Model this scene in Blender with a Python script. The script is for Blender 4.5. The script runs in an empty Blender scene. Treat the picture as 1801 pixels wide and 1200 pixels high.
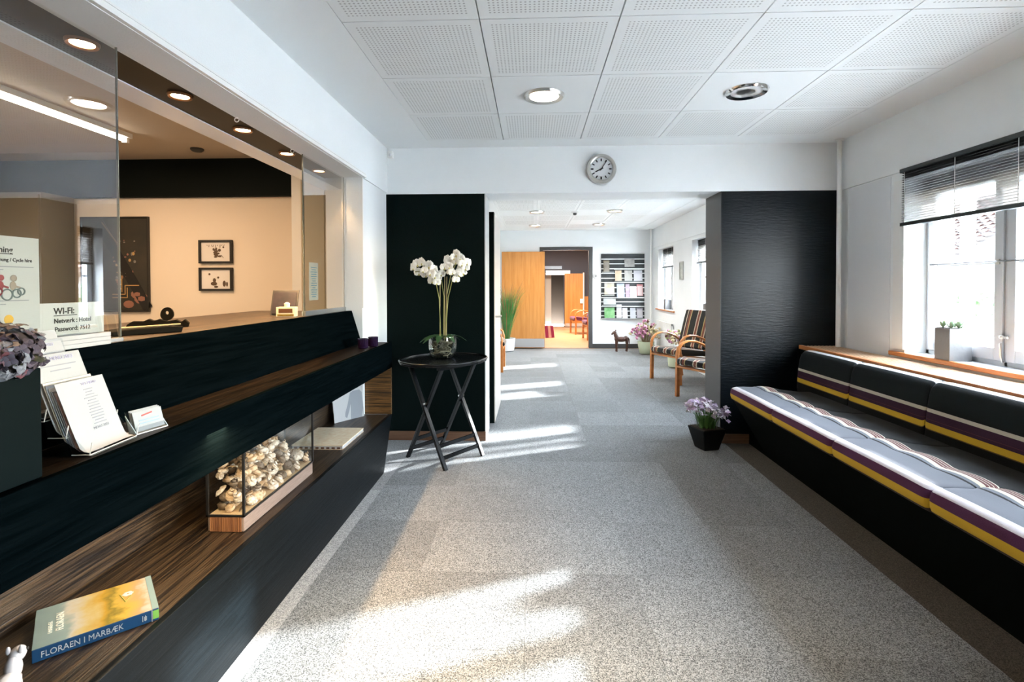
import bpy, math, random
from mathutils import Vector, Matrix, Euler
R = random.Random(7)
PI = math.pi
sc = bpy.context.scene
COL = sc.collection

# ------------------------------------------------------------------ camera, world, sun, exposure
CAM_H = 1.288
F_PX, YAW, PITCH, ROLL, CY = 894.5, 0.04007, 0.01605, -0.00212, 517.1
fw = Vector((-math.sin(YAW)*math.cos(PITCH), math.cos(YAW)*math.cos(PITCH), -math.sin(PITCH)))
rt = Vector((math.cos(YAW), math.sin(YAW), 0))
up = rt.cross(fw)
r2 = rt*math.cos(ROLL) + up*math.sin(ROLL)
u2 = -rt*math.sin(ROLL) + up*math.cos(ROLL)
cd = bpy.data.cameras.new('camera')
cam = bpy.data.objects.new('camera', cd); COL.objects.link(cam)
cam.matrix_world = Matrix(((r2.x, u2.x, -fw.x, 0), (r2.y, u2.y, -fw.y, 0), (r2.z, u2.z, -fw.z, CAM_H), (0, 0, 0, 1)))
cd.sensor_fit = 'HORIZONTAL'; cd.sensor_width = 36; cd.lens = F_PX/1801*36
cd.shift_y = -(600-CY)/1801
cd.clip_start = 0.02; cd.clip_end = 300
sc.camera = cam

EXPOSURE = 1.05
SUN_W, SKY_W, HAZE_W = 16.0, 2.0, 21.5
SUN_AZ, SUN_EL = math.radians(23.5), math.radians(21)
world = bpy.data.worlds.new('world'); sc.world = world; world.use_nodes = True
wn = world.node_tree.nodes; wl = world.node_tree.links; wn.clear()
# bright sky with thin high cloud: clear-air blue mixed with an even white haze, a little brighter towards the horizon
sky = wn.new('ShaderNodeTexSky'); sky.sky_type = 'NISHITA'; sky.sun_disc = False
sky.sun_elevation = SUN_EL; sky.sun_rotation = math.radians(90) - SUN_AZ
sky.dust_density = .3; sky.air_density = 1.0
stc = wn.new('ShaderNodeTexCoord'); ssp = wn.new('ShaderNodeSeparateXYZ'); wl.new(stc.outputs['Generated'], ssp.inputs[0])
shz = wn.new('ShaderNodeValToRGB'); wl.new(ssp.outputs[2], shz.inputs[0])
shz.color_ramp.elements[0].position = 0.0; shz.color_ramp.elements[0].color = (.97, .985, 1, 1)
shz.color_ramp.elements[1].position = 0.9; shz.color_ramp.elements[1].color = (.84, .91, 1, 1)
bg = wn.new('ShaderNodeBackground'); bg.inputs[1].default_value = SKY_W
bg2 = wn.new('ShaderNodeBackground'); bg2.inputs[1].default_value = HAZE_W; wl.new(shz.outputs[0], bg2.inputs[0])
sad = wn.new('ShaderNodeAddShader'); wl.new(bg.outputs[0], sad.inputs[0]); wl.new(bg2.outputs[0], sad.inputs[1])
wo = wn.new('ShaderNodeOutputWorld')
wl.new(sky.outputs[0], bg.inputs[0]); wl.new(sad.outputs[0], wo.inputs[0])

sl = bpy.data.lights.new('sun', 'SUN'); sl.energy = SUN_W; sl.angle = math.radians(1.6); sl.color = (1, 1, 1)
sun = bpy.data.objects.new('sun', sl); COL.objects.link(sun)
sd = Vector((-math.cos(SUN_EL)*math.cos(SUN_AZ), -math.cos(SUN_EL)*math.sin(SUN_AZ), -math.sin(SUN_EL)))
sun.rotation_euler = sd.to_track_quat('-Z', 'Y').to_euler()
sun.location = (12, 8, 6)

def area(name, loc, size, power, color, direction=(0, 0, -1), portal=False, spread=None):
    l = bpy.data.lights.new(name, 'AREA'); l.shape = 'RECTANGLE'; l.size, l.size_y = size
    l.energy = power; l.color = color
    if portal: l.cycles.is_portal = True
    if spread: l.spread = spread
    o = bpy.data.objects.new(name, l); COL.objects.link(o); o.location = loc
    o.rotation_euler = Vector(direction).to_track_quat('-Z', 'Y').to_euler()
    return o
WARM = (1.0, .56, .24)
WINDOWS = [(2.32, 3.46), (0.20, 1.36), (4.83, 5.90), (6.88, 7.95), (9.0, 10.05)]
for (y0, y1) in WINDOWS:
    area('window_portal', (2.73, (y0+y1)/2, 1.45), (y1-y0, 1.2), 1, (1, 1, 1), (-1, 0, 0), portal=True)

vs = sc.view_settings
vs.view_transform = 'Standard'; vs.look = 'None'; vs.exposure = EXPOSURE; vs.gamma = 1; vs.use_curve_mapping = False
cy = sc.cycles
cy.max_bounces = 10; cy.diffuse_bounces = 5; cy.glossy_bounces = 5; cy.transmission_bounces = 8; cy.transparent_max_bounces = 16
cy.caustics_reflective = False; cy.caustics_refractive = False; cy.sample_clamp_indirect = 40
try:
    cy.use_denoising = True
except Exception:
    pass

# ------------------------------------------------------------------ mesh helpers
class MB:
    def __init__(s): s.v = []; s.f = []; s.uv = None
    def add(s, vs, fs):
        n = len(s.v); s.v += [Vector(p) for p in vs]; s.f += [tuple(i+n for i in f) for f in fs]; return s
    def box(s, x0, x1, y0, y1, z0, z1):
        return s.add([(x0,y0,z0),(x1,y0,z0),(x1,y1,z0),(x0,y1,z0),(x0,y0,z1),(x1,y0,z1),(x1,y1,z1),(x0,y1,z1)],
                     [(0,3,2,1),(4,5,6,7),(0,1,5,4),(1,2,6,5),(2,3,7,6),(3,0,4,7)])
    def bar(s, a, b, w, h, side=(0, 0, 1)):
        a, b = Vector(a), Vector(b); d = (b-a).normalized(); sd_ = Vector(side)
        n1 = d.cross(sd_).normalized()*(w/2); n2 = n1.cross(d).normalized()*(h/2)
        return s.add([a-n1-n2, a+n1-n2, a+n1+n2, a-n1+n2, b-n1-n2, b+n1-n2, b+n1+n2, b-n1+n2],
                     [(0,3,2,1),(4,5,6,7),(0,1,5,4),(1,2,6,5),(2,3,7,6),(3,0,4,7)])
    def prism(s, poly, axis, a, b):
        n = len(poly)
        def P(p, t):
            return {'x': (t, p[0], p[1]), 'y': (p[0], t, p[1]), 'z': (p[0], p[1], t)}[axis]
        vs = [P(p, a) for p in poly] + [P(p, b) for p in poly]
        fs = [tuple(range(n))[::-1], tuple(range(n, 2*n))] + [(i, (i+1) % n, n+(i+1) % n, n+i) for i in range(n)]
        return s.add(vs, fs)
    def tube(s, pts, r, n=8, closed=False, sx=1.0):
        pts = [Vector(p) for p in pts]; m = len(pts)
        rs = r if isinstance(r, (list, tuple)) else [r]*m
        rings = []; ref = None
        for i, p in enumerate(pts):
            a = pts[(i-1) % m] if (closed or i > 0) else p
            b = pts[(i+1) % m] if (closed or i < m-1) else p
            d = (b-a).normalized()
            if ref is None:
                ref = Vector((0, 0, 1)) if abs(d.z) < .9 else Vector((1, 0, 0))
            n1 = (ref - d*ref.dot(d)).normalized(); ref = n1; n2 = d.cross(n1)
            rings.append([p + n1*math.cos(2*PI*k/n)*rs[i]*sx + n2*math.sin(2*PI*k/n)*rs[i] for k in range(n)])
        base = len(s.v); vs = [q for rg in rings for q in rg]; fs = []
        for i in range(m if closed else m-1):
            for k in range(n):
                j = (i+1) % m
                fs.append((i*n+k, i*n+(k+1) % n, j*n+(k+1) % n, j*n+k))
        if not closed:
            fs.append(tuple(range(n))[::-1]); fs.append(tuple((m-1)*n+k for k in range(n)))
        return s.add(vs, fs)
    def lathe(s, prof, n=24, c=(0, 0, 0)):
        c = Vector(c); vs = []; fs = []
        for (r, z) in prof:
            for k in range(n):
                vs.append(c + Vector((r*math.cos(2*PI*k/n), r*math.sin(2*PI*k/n), z)))
        for i in range(len(prof)-1):
            for k in range(n):
                fs.append((i*n+k, i*n+(k+1) % n, (i+1)*n+(k+1) % n, (i+1)*n+k))
        if prof[0][0] > 1e-4: fs.append(tuple(range(n))[::-1])
        if prof[-1][0] > 1e-4: fs.append(tuple((len(prof)-1)*n+k for k in range(n)))
        return s.add(vs, fs)
    def ball(s, c, r, nu=10, nv=7, rot=None):
        c = Vector(c); r = r if isinstance(r, (list, tuple)) else (r, r, r); vs = []; fs = []
        for j in range(nv+1):
            t = PI*j/nv
            for k in range(nu):
                a = 2*PI*k/nu; p = Vector((r[0]*math.sin(t)*math.cos(a), r[1]*math.sin(t)*math.sin(a), -r[2]*math.cos(t)))
                if rot: p = rot @ p
                vs.append(c+p)
        for j in range(nv):
            for k in range(nu):
                fs.append((j*nu+k, j*nu+(k+1) % nu, (j+1)*nu+(k+1) % nu, (j+1)*nu+k))
        return s.add(vs, fs)
    def strip(s, pts, ws, side):
        """a leaf or petal: a ribbon along PTS with half-widths WS towards SIDE"""
        side = Vector(side).normalized(); vs = []; fs = []
        for p, w in zip(pts, ws):
            p = Vector(p); vs += [p-side*w, p, p+side*w]
        for i in range(len(pts)-1):
            a = i*3; fs += [(a, a+1, a+4, a+3), (a+1, a+2, a+5, a+4)]
        return s.add(vs, fs)
    def xf(s, M):
        s.v = [M @ p for p in s.v]; return s
    def build(s, name, mat, parent=None, world=False, smooth=False, bevel=0, loc=None, mesh_only=False):
        off = Vector((0, 0, 0))
        if parent is not None and world:
            q = parent
            while q is not None: off += q.location; q = q.parent
        if parent is None and loc is None and s.v:
            xs = [p.x for p in s.v]; ys = [p.y for p in s.v]; zs = [p.z for p in s.v]
            off = Vector(((min(xs)+max(xs))/2, (min(ys)+max(ys))/2, min(zs)))
        if loc is not None: off = Vector(loc)
        me = bpy.data.meshes.new(name)
        me.from_pydata([p-off for p in s.v], [], s.f)
        if s.uv is not None:
            ul = me.uv_layers.new(name='UVMap')
            for lp in me.loops: ul.data[lp.index].uv = s.uv[lp.vertex_index]
        me.validate(); 
        import bmesh
        bm = bmesh.new(); bm.from_mesh(me); bmesh.ops.recalc_face_normals(bm, faces=bm.faces); bm.to_mesh(me); bm.free()
        if smooth:
            for p in me.polygons: p.use_smooth = True
            me.set_sharp_from_angle(angle=math.radians(45))
        if mat is not None: me.materials.append(mat)
        if mesh_only: return me
        o = bpy.data.objects.new(name, me); COL.objects.link(o)
        if parent is not None: o.parent = parent
        if loc is not None: o.location = off if parent is None else off
        elif parent is None: o.location = off
        if bevel:
            b = o.modifiers.new('bevel', 'BEVEL'); b.width = bevel; b.segments = 2; b.limit_method = 'ANGLE'; b.angle_limit = math.radians(40)
        return o
def bx(*a): return MB().box(*a)

def tag(o, label=None, cat=None, group=None, kind=None):
    if label: o['label'] = label
    if cat: o['category'] = cat
    if group: o['group'] = group
    if kind: o['kind'] = kind
    return o
def thing(name, label, cat, loc=(0, 0, 0), rz=0, group=None):
    o = bpy.data.objects.new(name, None); COL.objects.link(o); o.location = loc; o.rotation_euler = (0, 0, rz)
    o.empty_display_size = .05
    return tag(o, label, cat, group)
def struct(o): o['kind'] = 'structure'; return o
def sgroup(name, loc=(0, 0, 0)):
    o = bpy.data.objects.new(name, None); COL.objects.link(o); o.location = loc; o['kind'] = 'structure'; return o
def inst(name, me, parent, loc=(0, 0, 0), rot=(0, 0, 0), scl=(1, 1, 1), mat=None):
    o = bpy.data.objects.new(name, me); COL.objects.link(o); o.parent = parent
    o.location = loc; o.rotation_euler = rot; o.scale = scl
    if mat is not None:
        o.material_slots[0].link = 'OBJECT'; o.material_slots[0].material = mat
    return o
def dup(root, loc, rz=0, label=None, group=None):
    def cp(o, par):
        c = o.copy(); COL.objects.link(c)
        if par is not None: c.parent = par
        for ch in o.children: cp(ch, c)
        return c
    c = cp(root, None); c.location = loc; c.rotation_euler = (0, 0, rz)
    if label: c['label'] = label
    if group: c['group'] = group
    return c
def text(s, parent, origin, right, upv, size, mat, name='lettering', align='LEFT', shear=0, bold=0, ext=.0003, sx=1.0):
    c = bpy.data.curves.new(name, 'FONT'); c.body = s; c.size = size; c.align_x = align; c.extrude = ext; c.shear = shear; c.offset = bold
    c.resolution_u = 3
    c.materials.append(mat)
    o = bpy.data.objects.new(name, c); COL.objects.link(o); o.parent = parent
    r = Vector(right).normalized(); u = Vector(upv).normalized(); n = r.cross(u).normalized(); u = n.cross(r)
    M = Matrix(((r.x, u.x, n.x, origin[0]), (r.y, u.y, n.y, origin[1]), (r.z, u.z, n.z, origin[2]), (0, 0, 0, 1)))
    o.matrix_local = M @ Matrix.Diagonal((sx, 1, 1, 1))
    return o

# ------------------------------------------------------------------ materials
MATS = {}
class N:
    def __init__(s, name):
        m = bpy.data.materials.new(name); m.use_nodes = True; s.m = m; s.t = m.node_tree; s.t.nodes.clear()
        s.out = s.t.nodes.new('ShaderNodeOutputMaterial'); MATS[name] = m
    def n(s, typ, **kw):
        nd = s.t.nodes.new(typ)
        for k, v in kw.items():
            if k == 'i':
                for kk, vv in v.items(): nd.inputs[kk].default_value = vv
            else: setattr(nd, k, v)
        return nd
    def l(s, a, b): s.t.links.new(a, b)
    def ramp(s, fac, stops, interp='LINEAR'):
        r = s.n('ShaderNodeValToRGB'); r.color_ramp.interpolation = interp; e = r.color_ramp.elements
        while len(e) < len(stops): e.new(.5)
        for el, (p, c) in zip(e, stops): el.position = p; el.color = (*c, 1)
        s.l(fac, r.inputs[0]); return r.outputs[0]
def c4(c): return (c[0], c[1], c[2], 1)
def P(name, col, rough=.6, metal=0, spec=.5, noise=None, bump=None, emit=None, trans=0, sheen=0, alpha=1, coords='Object'):
    """Principled; noise=(scale, col2[, stretch]) mottles the base colour; bump=(scale, strength[, stretch])"""
    s = N(name); b = s.n('ShaderNodeBsdfPrincipled'); s.l(b.outputs[0], s.out.inputs[0])
    b.inputs['Base Color'].default_value = c4(col); b.inputs['Roughness'].default_value = rough; b.inputs['Metallic'].default_value = metal
    b.inputs['Specular IOR Level'].default_value = spec
    b.inputs['Transmission Weight'].default_value = trans; b.inputs['Sheen Weight'].default_value = sheen; b.inputs['Alpha'].default_value = alpha
    if emit: b.inputs['Emission Color'].default_value = c4(emit[0]); b.inputs['Emission Strength'].default_value = emit[1]
    tc = s.n('ShaderNodeTexCoord')
    def nz(scale, st, detail=4):
        mp = s.n('ShaderNodeMapping'); s.l(tc.outputs[coords], mp.inputs[0]); mp.inputs['Scale'].default_value = st
        x = s.n('ShaderNodeTexNoise'); x.inputs['Scale'].default_value = scale; x.inputs['Detail'].default_value = detail
        s.l(mp.outputs[0], x.inputs['Vector']); return x.outputs['Fac']
    if noise:
        f = nz(noise[0], noise[2] if len(noise) > 2 else (1, 1, 1))
        s.l(s.ramp(f, [(.3, col), (.7, noise[1])]), b.inputs['Base Color'])
    if bump:
        f = nz(bump[0], bump[2] if len(bump) > 2 else (1, 1, 1))
        bn = s.n('ShaderNodeBump'); bn.inputs['Strength'].default_value = bump[1]; bn.inputs['Distance'].default_value = .01
        s.l(f, bn.inputs['Height']); s.l(bn.outputs[0], b.inputs['Normal'])
    return s.m
def EM(name, col, strength):
    s = N(name); e = s.n('ShaderNodeEmission'); e.inputs[0].default_value = c4(col); e.inputs[1].default_value = strength
    s.l(e.outputs[0], s.out.inputs[0]); return s.m
def GLASS(name, tint=(1, 1, 1), boost=1.0, rough=0.0):
    s = N(name); fr = s.n('ShaderNodeFresnel'); fr.inputs[0].default_value = 1.5
    mu = s.n('ShaderNodeMath', operation='MULTIPLY', use_clamp=True); mu.inputs[1].default_value = boost; s.l(fr.outputs[0], mu.inputs[0])
    ge = s.n('ShaderNodeNewGeometry'); inv = s.n('ShaderNodeMath', operation='SUBTRACT'); inv.inputs[0].default_value = 1; s.l(ge.outputs['Backfacing'], inv.inputs[1])
    mu2 = s.n('ShaderNodeMath', operation='MULTIPLY'); s.l(mu.outputs[0], mu2.inputs[0]); s.l(inv.outputs[0], mu2.inputs[1]); mu = mu2
    t = s.n('ShaderNodeBsdfTransparent'); t.inputs[0].default_value = c4(tint)
    g = s.n('ShaderNodeBsdfGlossy'); g.inputs['Roughness'].default_value = rough
    mx = s.n('ShaderNodeMixShader'); s.l(mu.outputs[0], mx.inputs[0]); s.l(t.outputs[0], mx.inputs[1]); s.l(g.outputs[0], mx.inputs[2])
    s.l(mx.outputs[0], s.out.inputs[0]); return s.m
def STRIPES(name, stops, rough=.85, sheen=.3, axis=0, bump=True):
    s = N(name); b = s.n('ShaderNodeBsdfPrincipled'); s.l(b.outputs[0], s.out.inputs[0])
    uv = s.n('ShaderNodeUVMap'); sp = s.n('ShaderNodeSeparateXYZ'); s.l(uv.outputs[0], sp.inputs[0])
    s.l(s.ramp(sp.outputs[axis], stops, 'CONSTANT'), b.inputs['Base Color'])
    b.inputs['Roughness'].default_value = rough; b.inputs['Sheen Weight'].default_value = sheen; b.inputs['Specular IOR Level'].default_value = .12
    tc = s.n('ShaderNodeTexCoord'); x = s.n('ShaderNodeTexNoise'); x.inputs['Scale'].default_value = 350; s.l(tc.outputs['Object'], x.inputs['Vector'])
    bn = s.n('ShaderNodeBump'); bn.inputs['Strength'].default_value = .25; bn.inputs['Distance'].default_value = .004
    s.l(x.outputs['Fac'], bn.inputs['Height']); s.l(bn.outputs[0], b.inputs['Normal'])
    return s.m
def WOOD(name, c1, c2, st, rough=.45, bump=.25, scale=1.0, c3=None, spec=.5):
    s = N(name); b = s.n('ShaderNodeBsdfPrincipled'); s.l(b.outputs[0], s.out.inputs[0]); b.inputs['Roughness'].default_value = rough; b.inputs['Specular IOR Level'].default_value = spec
    tc = s.n('ShaderNodeTexCoord'); mp = s.n('ShaderNodeMapping'); mp.inputs['Scale'].default_value = st; s.l(tc.outputs['Object'], mp.inputs[0])
    x = s.n('ShaderNodeTexNoise'); x.inputs['Scale'].default_value = scale; x.inputs['Detail'].default_value = 7; x.inputs['Roughness'].default_value = .62
    x.inputs['Distortion'].default_value = .6
    s.l(mp.outputs[0], x.inputs['Vector'])
    stops = [(.36, c1), (.62, c2)] if c3 is None else [(.40, c1), (.5, c2), (.60, c3)]
    s.l(s.ramp(x.outputs['Fac'], stops), b.inputs['Base Color'])
    bn = s.n('ShaderNodeBump'); bn.inputs['Strength'].default_value = bump; bn.inputs['Distance'].default_value = .003
    s.l(x.outputs['Fac'], bn.inputs['Height']); s.l(bn.outputs[0], b.inputs['Normal'])
    return s.m

white_wall = P('white_wall', (.82, .845, .848), .75, noise=(3, (.85, .872, .875)), bump=(140, .08))
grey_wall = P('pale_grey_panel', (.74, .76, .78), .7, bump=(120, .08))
white_trim = P('white_trim', (.84, .84, .82), .4)
window_paint = P('window_paint', (.56, .58, .60), .35)
ceiling_white = P('ceiling_white', (.83, .855, .855), .8)
black_paint = P('black_green_paint', (.0012, .0045, .0042), .55, spec=.06, bump=(180, .12))
office_wall = P('office_wall', (.78, .68, .56), .8)
office_dark = P('office_dark_band', (.003, .006, .006), .7, spec=.1)
dark_soffit = P('dark_soffit', (.012, .012, .010), .5, spec=.3)
office_ceiling = P('office_ceiling', (.50, .42, .34), .85)
dark_wood = WOOD('black_stained_wood', (.0006, .0016, .0020), (.0018, .0036, .0044), (90, 3, 70), .6, .35, spec=0)
dark_wood_low = WOOD('black_stained_wood_satin', (.0010, .0024, .0032), (.0032, .0056, .0074), (90, 3, 70), .38, .5, spec=.12)
brown_wood = WOOD('brown_stained_wood', (.004, .0026, .0018), (.026, .016, .0085), (120, 3.2, 120), .38, .6, c3=(.072, .045, .023))
shelf_wood = WOOD('dark_shelf_wood', (.0015, .0012, .001), (.0045, .0032, .0022), (120, 3.2, 120), .42, .5, c3=(.012, .0078, .0048), spec=.03)
end_wood = WOOD('brown_end_wood', (.03, .015, .006), (.13, .062, .016), (4, 60, 120), .42, .5, c3=(.20, .10, .03))
base_wood = WOOD('baseboard_wood', (.10, .045, .020), (.17, .085, .045), (3, 60, 60), .45, .2)
oak_orange = WOOD('orange_beech', (.50, .20, .045), (.60, .27, .075), (18, 18, 1.2), .35, .1)
sill_wood = WOOD('orange_sill_wood', (.42, .15, .045), (.56, .22, .07), (60, 3, 60), .35, .2)
chair_wood = P('chair_bentwood', (.50, .16, .035), .3, noise=(20, (.62, .24, .06)))
slat_wood = P('slat_wood', (.55, .36, .22), .45, noise=(25, (.66, .48, .33)))
metal = P('brushed_metal', (.62, .60, .56), .28, 1)
chrome = P('chrome', (.75, .75, .75), .12, 1)
steel_plate = P('steel_plate', (.72, .74, .76), .35, .9)
black_metal = P('black_metal', (.008, .008, .008), .4)
black_lacquer = P('black_lacquer', (.004, .005, .006), .25, spec=.3)
paper = P('white_paper', (.42, .43, .44), .7)
warm_paper = P('cream_paper', (.85, .80, .70), .7)
ink = P('black_ink', (.015, .015, .016), .7)
grey_ink = P('grey_ink', (.33, .34, .38), .7)
lilac_ink = P('lilac_ink', (.45, .44, .62), .7)
window_glass = GLASS('window_glass', (.97, .98, .98))
screen_glass = GLASS('counter_glass', (.95, .965, .955), 4.0)
glass_edge = P('glass_edge', (.16, .17, .14), .2)
acrylic = GLASS('clear_acrylic', (.93, .95, .96), 2.2, .03)
acrylic_edge = P('acrylic_edge', (.72, .70, .66), .25)
vase_glass = GLASS('vase_glass', (.88, .90, .89), 2.2, .03)

# carpet: salt-and-pepper fibres, each tile a little lighter or darker
def CARPET(name, dark, light):
    s = N(name); b = s.n('ShaderNodeBsdfPrincipled'); s.l(b.outputs[0], s.out.inputs[0]); b.inputs['Roughness'].default_value = .95
    b.inputs['Specular IOR Level'].default_value = .15; b.inputs['Sheen Weight'].default_value = .15
    g = s.n('ShaderNodeNewGeometry')
    x = s.n('ShaderNodeTexVoronoi'); x.inputs['Scale'].default_value = 330; s.l(g.outputs['Position'], x.inputs['Vector'])
    xs = s.n('ShaderNodeSeparateColor'); s.l(x.outputs['Color'], xs.inputs[0])
    y = s.n('ShaderNodeTexNoise'); y.inputs['Scale'].default_value = 5; s.l(g.outputs['Position'], y.inputs['Vector'])
    col = s.ramp(xs.outputs[0], [(.10, dark), (.90, light)])
    oi = s.n('ShaderNodeObjectInfo')
    ma = s.n('ShaderNodeMapRange'); ma.inputs[3].default_value = .84; ma.inputs[4].default_value = 1.15; s.l(oi.outputs['Random'], ma.inputs[0])
    mb_ = s.n('ShaderNodeMapRange'); mb_.inputs[3].default_value = .9; mb_.inputs[4].default_value = 1.1; s.l(y.outputs['Fac'], mb_.inputs[0])
    mm = s.n('ShaderNodeMath', operation='MULTIPLY'); s.l(ma.outputs[0], mm.inputs[0]); s.l(mb_.outputs[0], mm.inputs[1])
    hs = s.n('ShaderNodeHueSaturation'); s.l(col, hs.inputs['Color']); s.l(mm.outputs[0], hs.inputs['Value'])
    s.l(hs.outputs[0], b.inputs['Base Color'])
    return s.m
carpet = CARPET('grey_carpet', (.040, .047, .052), (.285, .305, .318))
carpet_light = CARPET('pale_carpet_border', (.13, .14, .15), (.40, .41, .42))
carpet_brown_shaded = CARPET('shaded_brown_border', (.02, .018, .014), (.10, .085, .065))  # brown border strip, darkened in colour to deepen the shade by the bench

# perforated ceiling tile: rows of small dark holes inside a plain margin
def PERF(name):
    s = N(name); b = s.n('ShaderNodeBsdfPrincipled'); s.l(b.outputs[0], s.out.inputs[0]); b.inputs['Roughness'].default_value = .8
    tc = s.n('ShaderNodeTexCoord')
    mu = s.n('ShaderNodeVectorMath', operation='MULTIPLY'); mu.inputs[1].default_value = (1/.0185, 1/.0185, 0); s.l(tc.outputs['Object'], mu.inputs[0])
    fr = s.n('ShaderNodeVectorMath', operation='FRACTION'); s.l(mu.outputs[0], fr.inputs[0])
    sb = s.n('ShaderNodeVectorMath', operation='SUBTRACT'); sb.inputs[1].default_value = (.5, .5, 0); s.l(fr.outputs[0], sb.inputs[0])
    ln = s.n('ShaderNodeVectorMath', operation='LENGTH'); s.l(sb.outputs[0], ln.inputs[0])
    hole = s.n('ShaderNodeMath', operation='LESS_THAN'); hole.inputs[1].default_value = .24; s.l(ln.outputs['Value'], hole.inputs[0])
    ab = s.n('ShaderNodeVectorMath', operation='ABSOLUTE'); s.l(tc.outputs['Object'], ab.inputs[0])
    sp = s.n('ShaderNodeSeparateXYZ'); s.l(ab.outputs[0], sp.inputs[0])
    mxm = s.n('ShaderNodeMath', operation='MAXIMUM'); s.l(sp.outputs[0], mxm.inputs[0]); s.l(sp.outputs[1], mxm.inputs[1])
    ins = s.n('ShaderNodeMath', operation='LESS_THAN'); ins.inputs[1].default_value = .2590; s.l(mxm.outputs[0], ins.inputs[0])
    an = s.n('ShaderNodeMath', operation='MULTIPLY'); s.l(hole.outputs[0], an.inputs[0]); s.l(ins.outputs[0], an.inputs[1])
    mx = s.n('ShaderNodeMix', data_type='RGBA'); s.l(an.outputs[0], mx.inputs['Factor'])
    mx.inputs['A'].default_value = (.81, .83, .825, 1); mx.inputs['B'].default_value = (.46, .47, .46, 1)
    s.l(mx.outputs['Result'], b.inputs['Base Color']); return s.m
perf = PERF('perforated_tile')

# dark pillar cladding with fine wavy horizontal relief
def PILLAR(name):
    s = N(name); b = s.n('ShaderNodeBsdfPrincipled'); s.l(b.outputs[0], s.out.inputs[0]); b.inputs['Roughness'].default_value = .30
    b.inputs['Base Color'].default_value = (.003, .0055, .0075, 1); b.inputs['Specular IOR Level'].default_value = .22
    tc = s.n('ShaderNodeTexCoord'); mp = s.n('ShaderNodeMapping'); mp.inputs['Scale'].default_value = (9, 9, 120); s.l(tc.outputs['Object'], mp.inputs[0])
    x = s.n('ShaderNodeTexNoise'); x.inputs['Scale'].default_value = 1.6; x.inputs['Detail'].default_value = 3; s.l(mp.outputs[0], x.inputs['Vector'])
    bn = s.n('ShaderNodeBump'); bn.inputs['Strength'].default_value = .55; bn.inputs['Distance'].default_value = .004
    s.l(x.outputs['Fac'], bn.inputs['Height']); s.l(bn.outputs[0], b.inputs['Normal']); return s.m
pillar_mat = PILLAR('pillar_cladding')
pillar_side = P('pillar_side', (.035, .034, .030), .4)

# blind cloth: brown, lets some daylight through
def BLIND(name):
    s = N(name); d = s.n('ShaderNodeBsdfDiffuse'); d.inputs[0].default_value = (.013, .013, .012, 1)
    t = s.n('ShaderNodeBsdfTranslucent'); t.inputs[0].default_value = (.15, .145, .14, 1)
    tr = s.n('ShaderNodeBsdfTransparent')
    m1 = s.n('ShaderNodeMixShader'); m1.inputs[0].default_value = .55; s.l(d.outputs[0], m1.inputs[1]); s.l(t.outputs[0], m1.inputs[2])
    m2 = s.n('ShaderNodeMixShader'); m2.inputs[0].default_value = .07; s.l(m1.outputs[0], m2.inputs[1]); s.l(tr.outputs[0], m2.inputs[2])
    s.l(m2.outputs[0], s.out.inputs[0]); return s.m
blind_cloth = BLIND('blind_cloth')
lamp_glow = EM('lamp_glow', (1, .93, .80), 14)
lamp_glow_far = EM('corridor_lamp_glow', (1, .88, .72), 9)
spot_glow = EM('spot_glow', (1, .72, .42), 45)
tube_glow = EM('tube_glow', (1, .90, .74), 9)

# ------------------------------------------------------------------ structure
HC = 2.43; YF = 4.20; YB = 4.56; XL = -1.215; XR = 2.46; YE = 10.55; XCL = -1.25
# floor with carpet tiles
floor = struct(bx(-5.4, 2.75, -2.7, 16.2, -.16, -.012).build('floor', P('screed', (.2, .2, .2), .9)))
cols_h = [-.955, -.505, -.03, .445, .92, 1.395, 1.562]
ys = [1.772+.488*j for j in range(-9, 18)]
ntile = 0
def carpet_tile(x0, x1, y0, y1, m=carpet):
    g = .0005
    bx(x0+g, x1-g, y0+g, y1-g, -.012, R.uniform(-.0008, 0)).build('carpet_tile', m, floor, world=True)
for j in range(len(ys)-1):
    y0, y1 = ys[j], ys[j+1]
    if y1 <= YF+.15:
        cs = cols_h
    else:
        cs = [-1.25, -.98, -.505, -.03, .445, .92, 1.395, 1.87, 2.46]
    if y0 >= YE: break
    y1 = min(y1, YE)
    for a, b in zip(cs, cs[1:]): carpet_tile(a, b, y0, y1)
ylast = max(y for y in ys if y <= YF+.15)
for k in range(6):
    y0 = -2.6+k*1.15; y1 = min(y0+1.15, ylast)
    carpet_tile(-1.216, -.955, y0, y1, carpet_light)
    carpet_tile(1.562, 2.46, y0, y1, carpet_brown_shaded)

# left wall: lower part, band over the opening, jamb
wl_ = MB().box(XL-.145, XL, 3.59, YB, 0, 2.062).box(XL-.145, XL, -2.7, 3.60, 0, .30).box(XL-.145, XL+.010, -2.7, YB, 2.062, HC+.04)
wall_left = struct(wl_.build('wall_left', white_wall))
struct(MB().box(XL+.010, XL+.026, -2.0, 3.620, 2.064, 2.084).box(XL+.010, XL+.016, -2.0, 3.640, 2.092, 2.100).box(XL, XL+.006, 3.59, 3.612, 1.13, 2.062).build('trim_1', white_trim))
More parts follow.
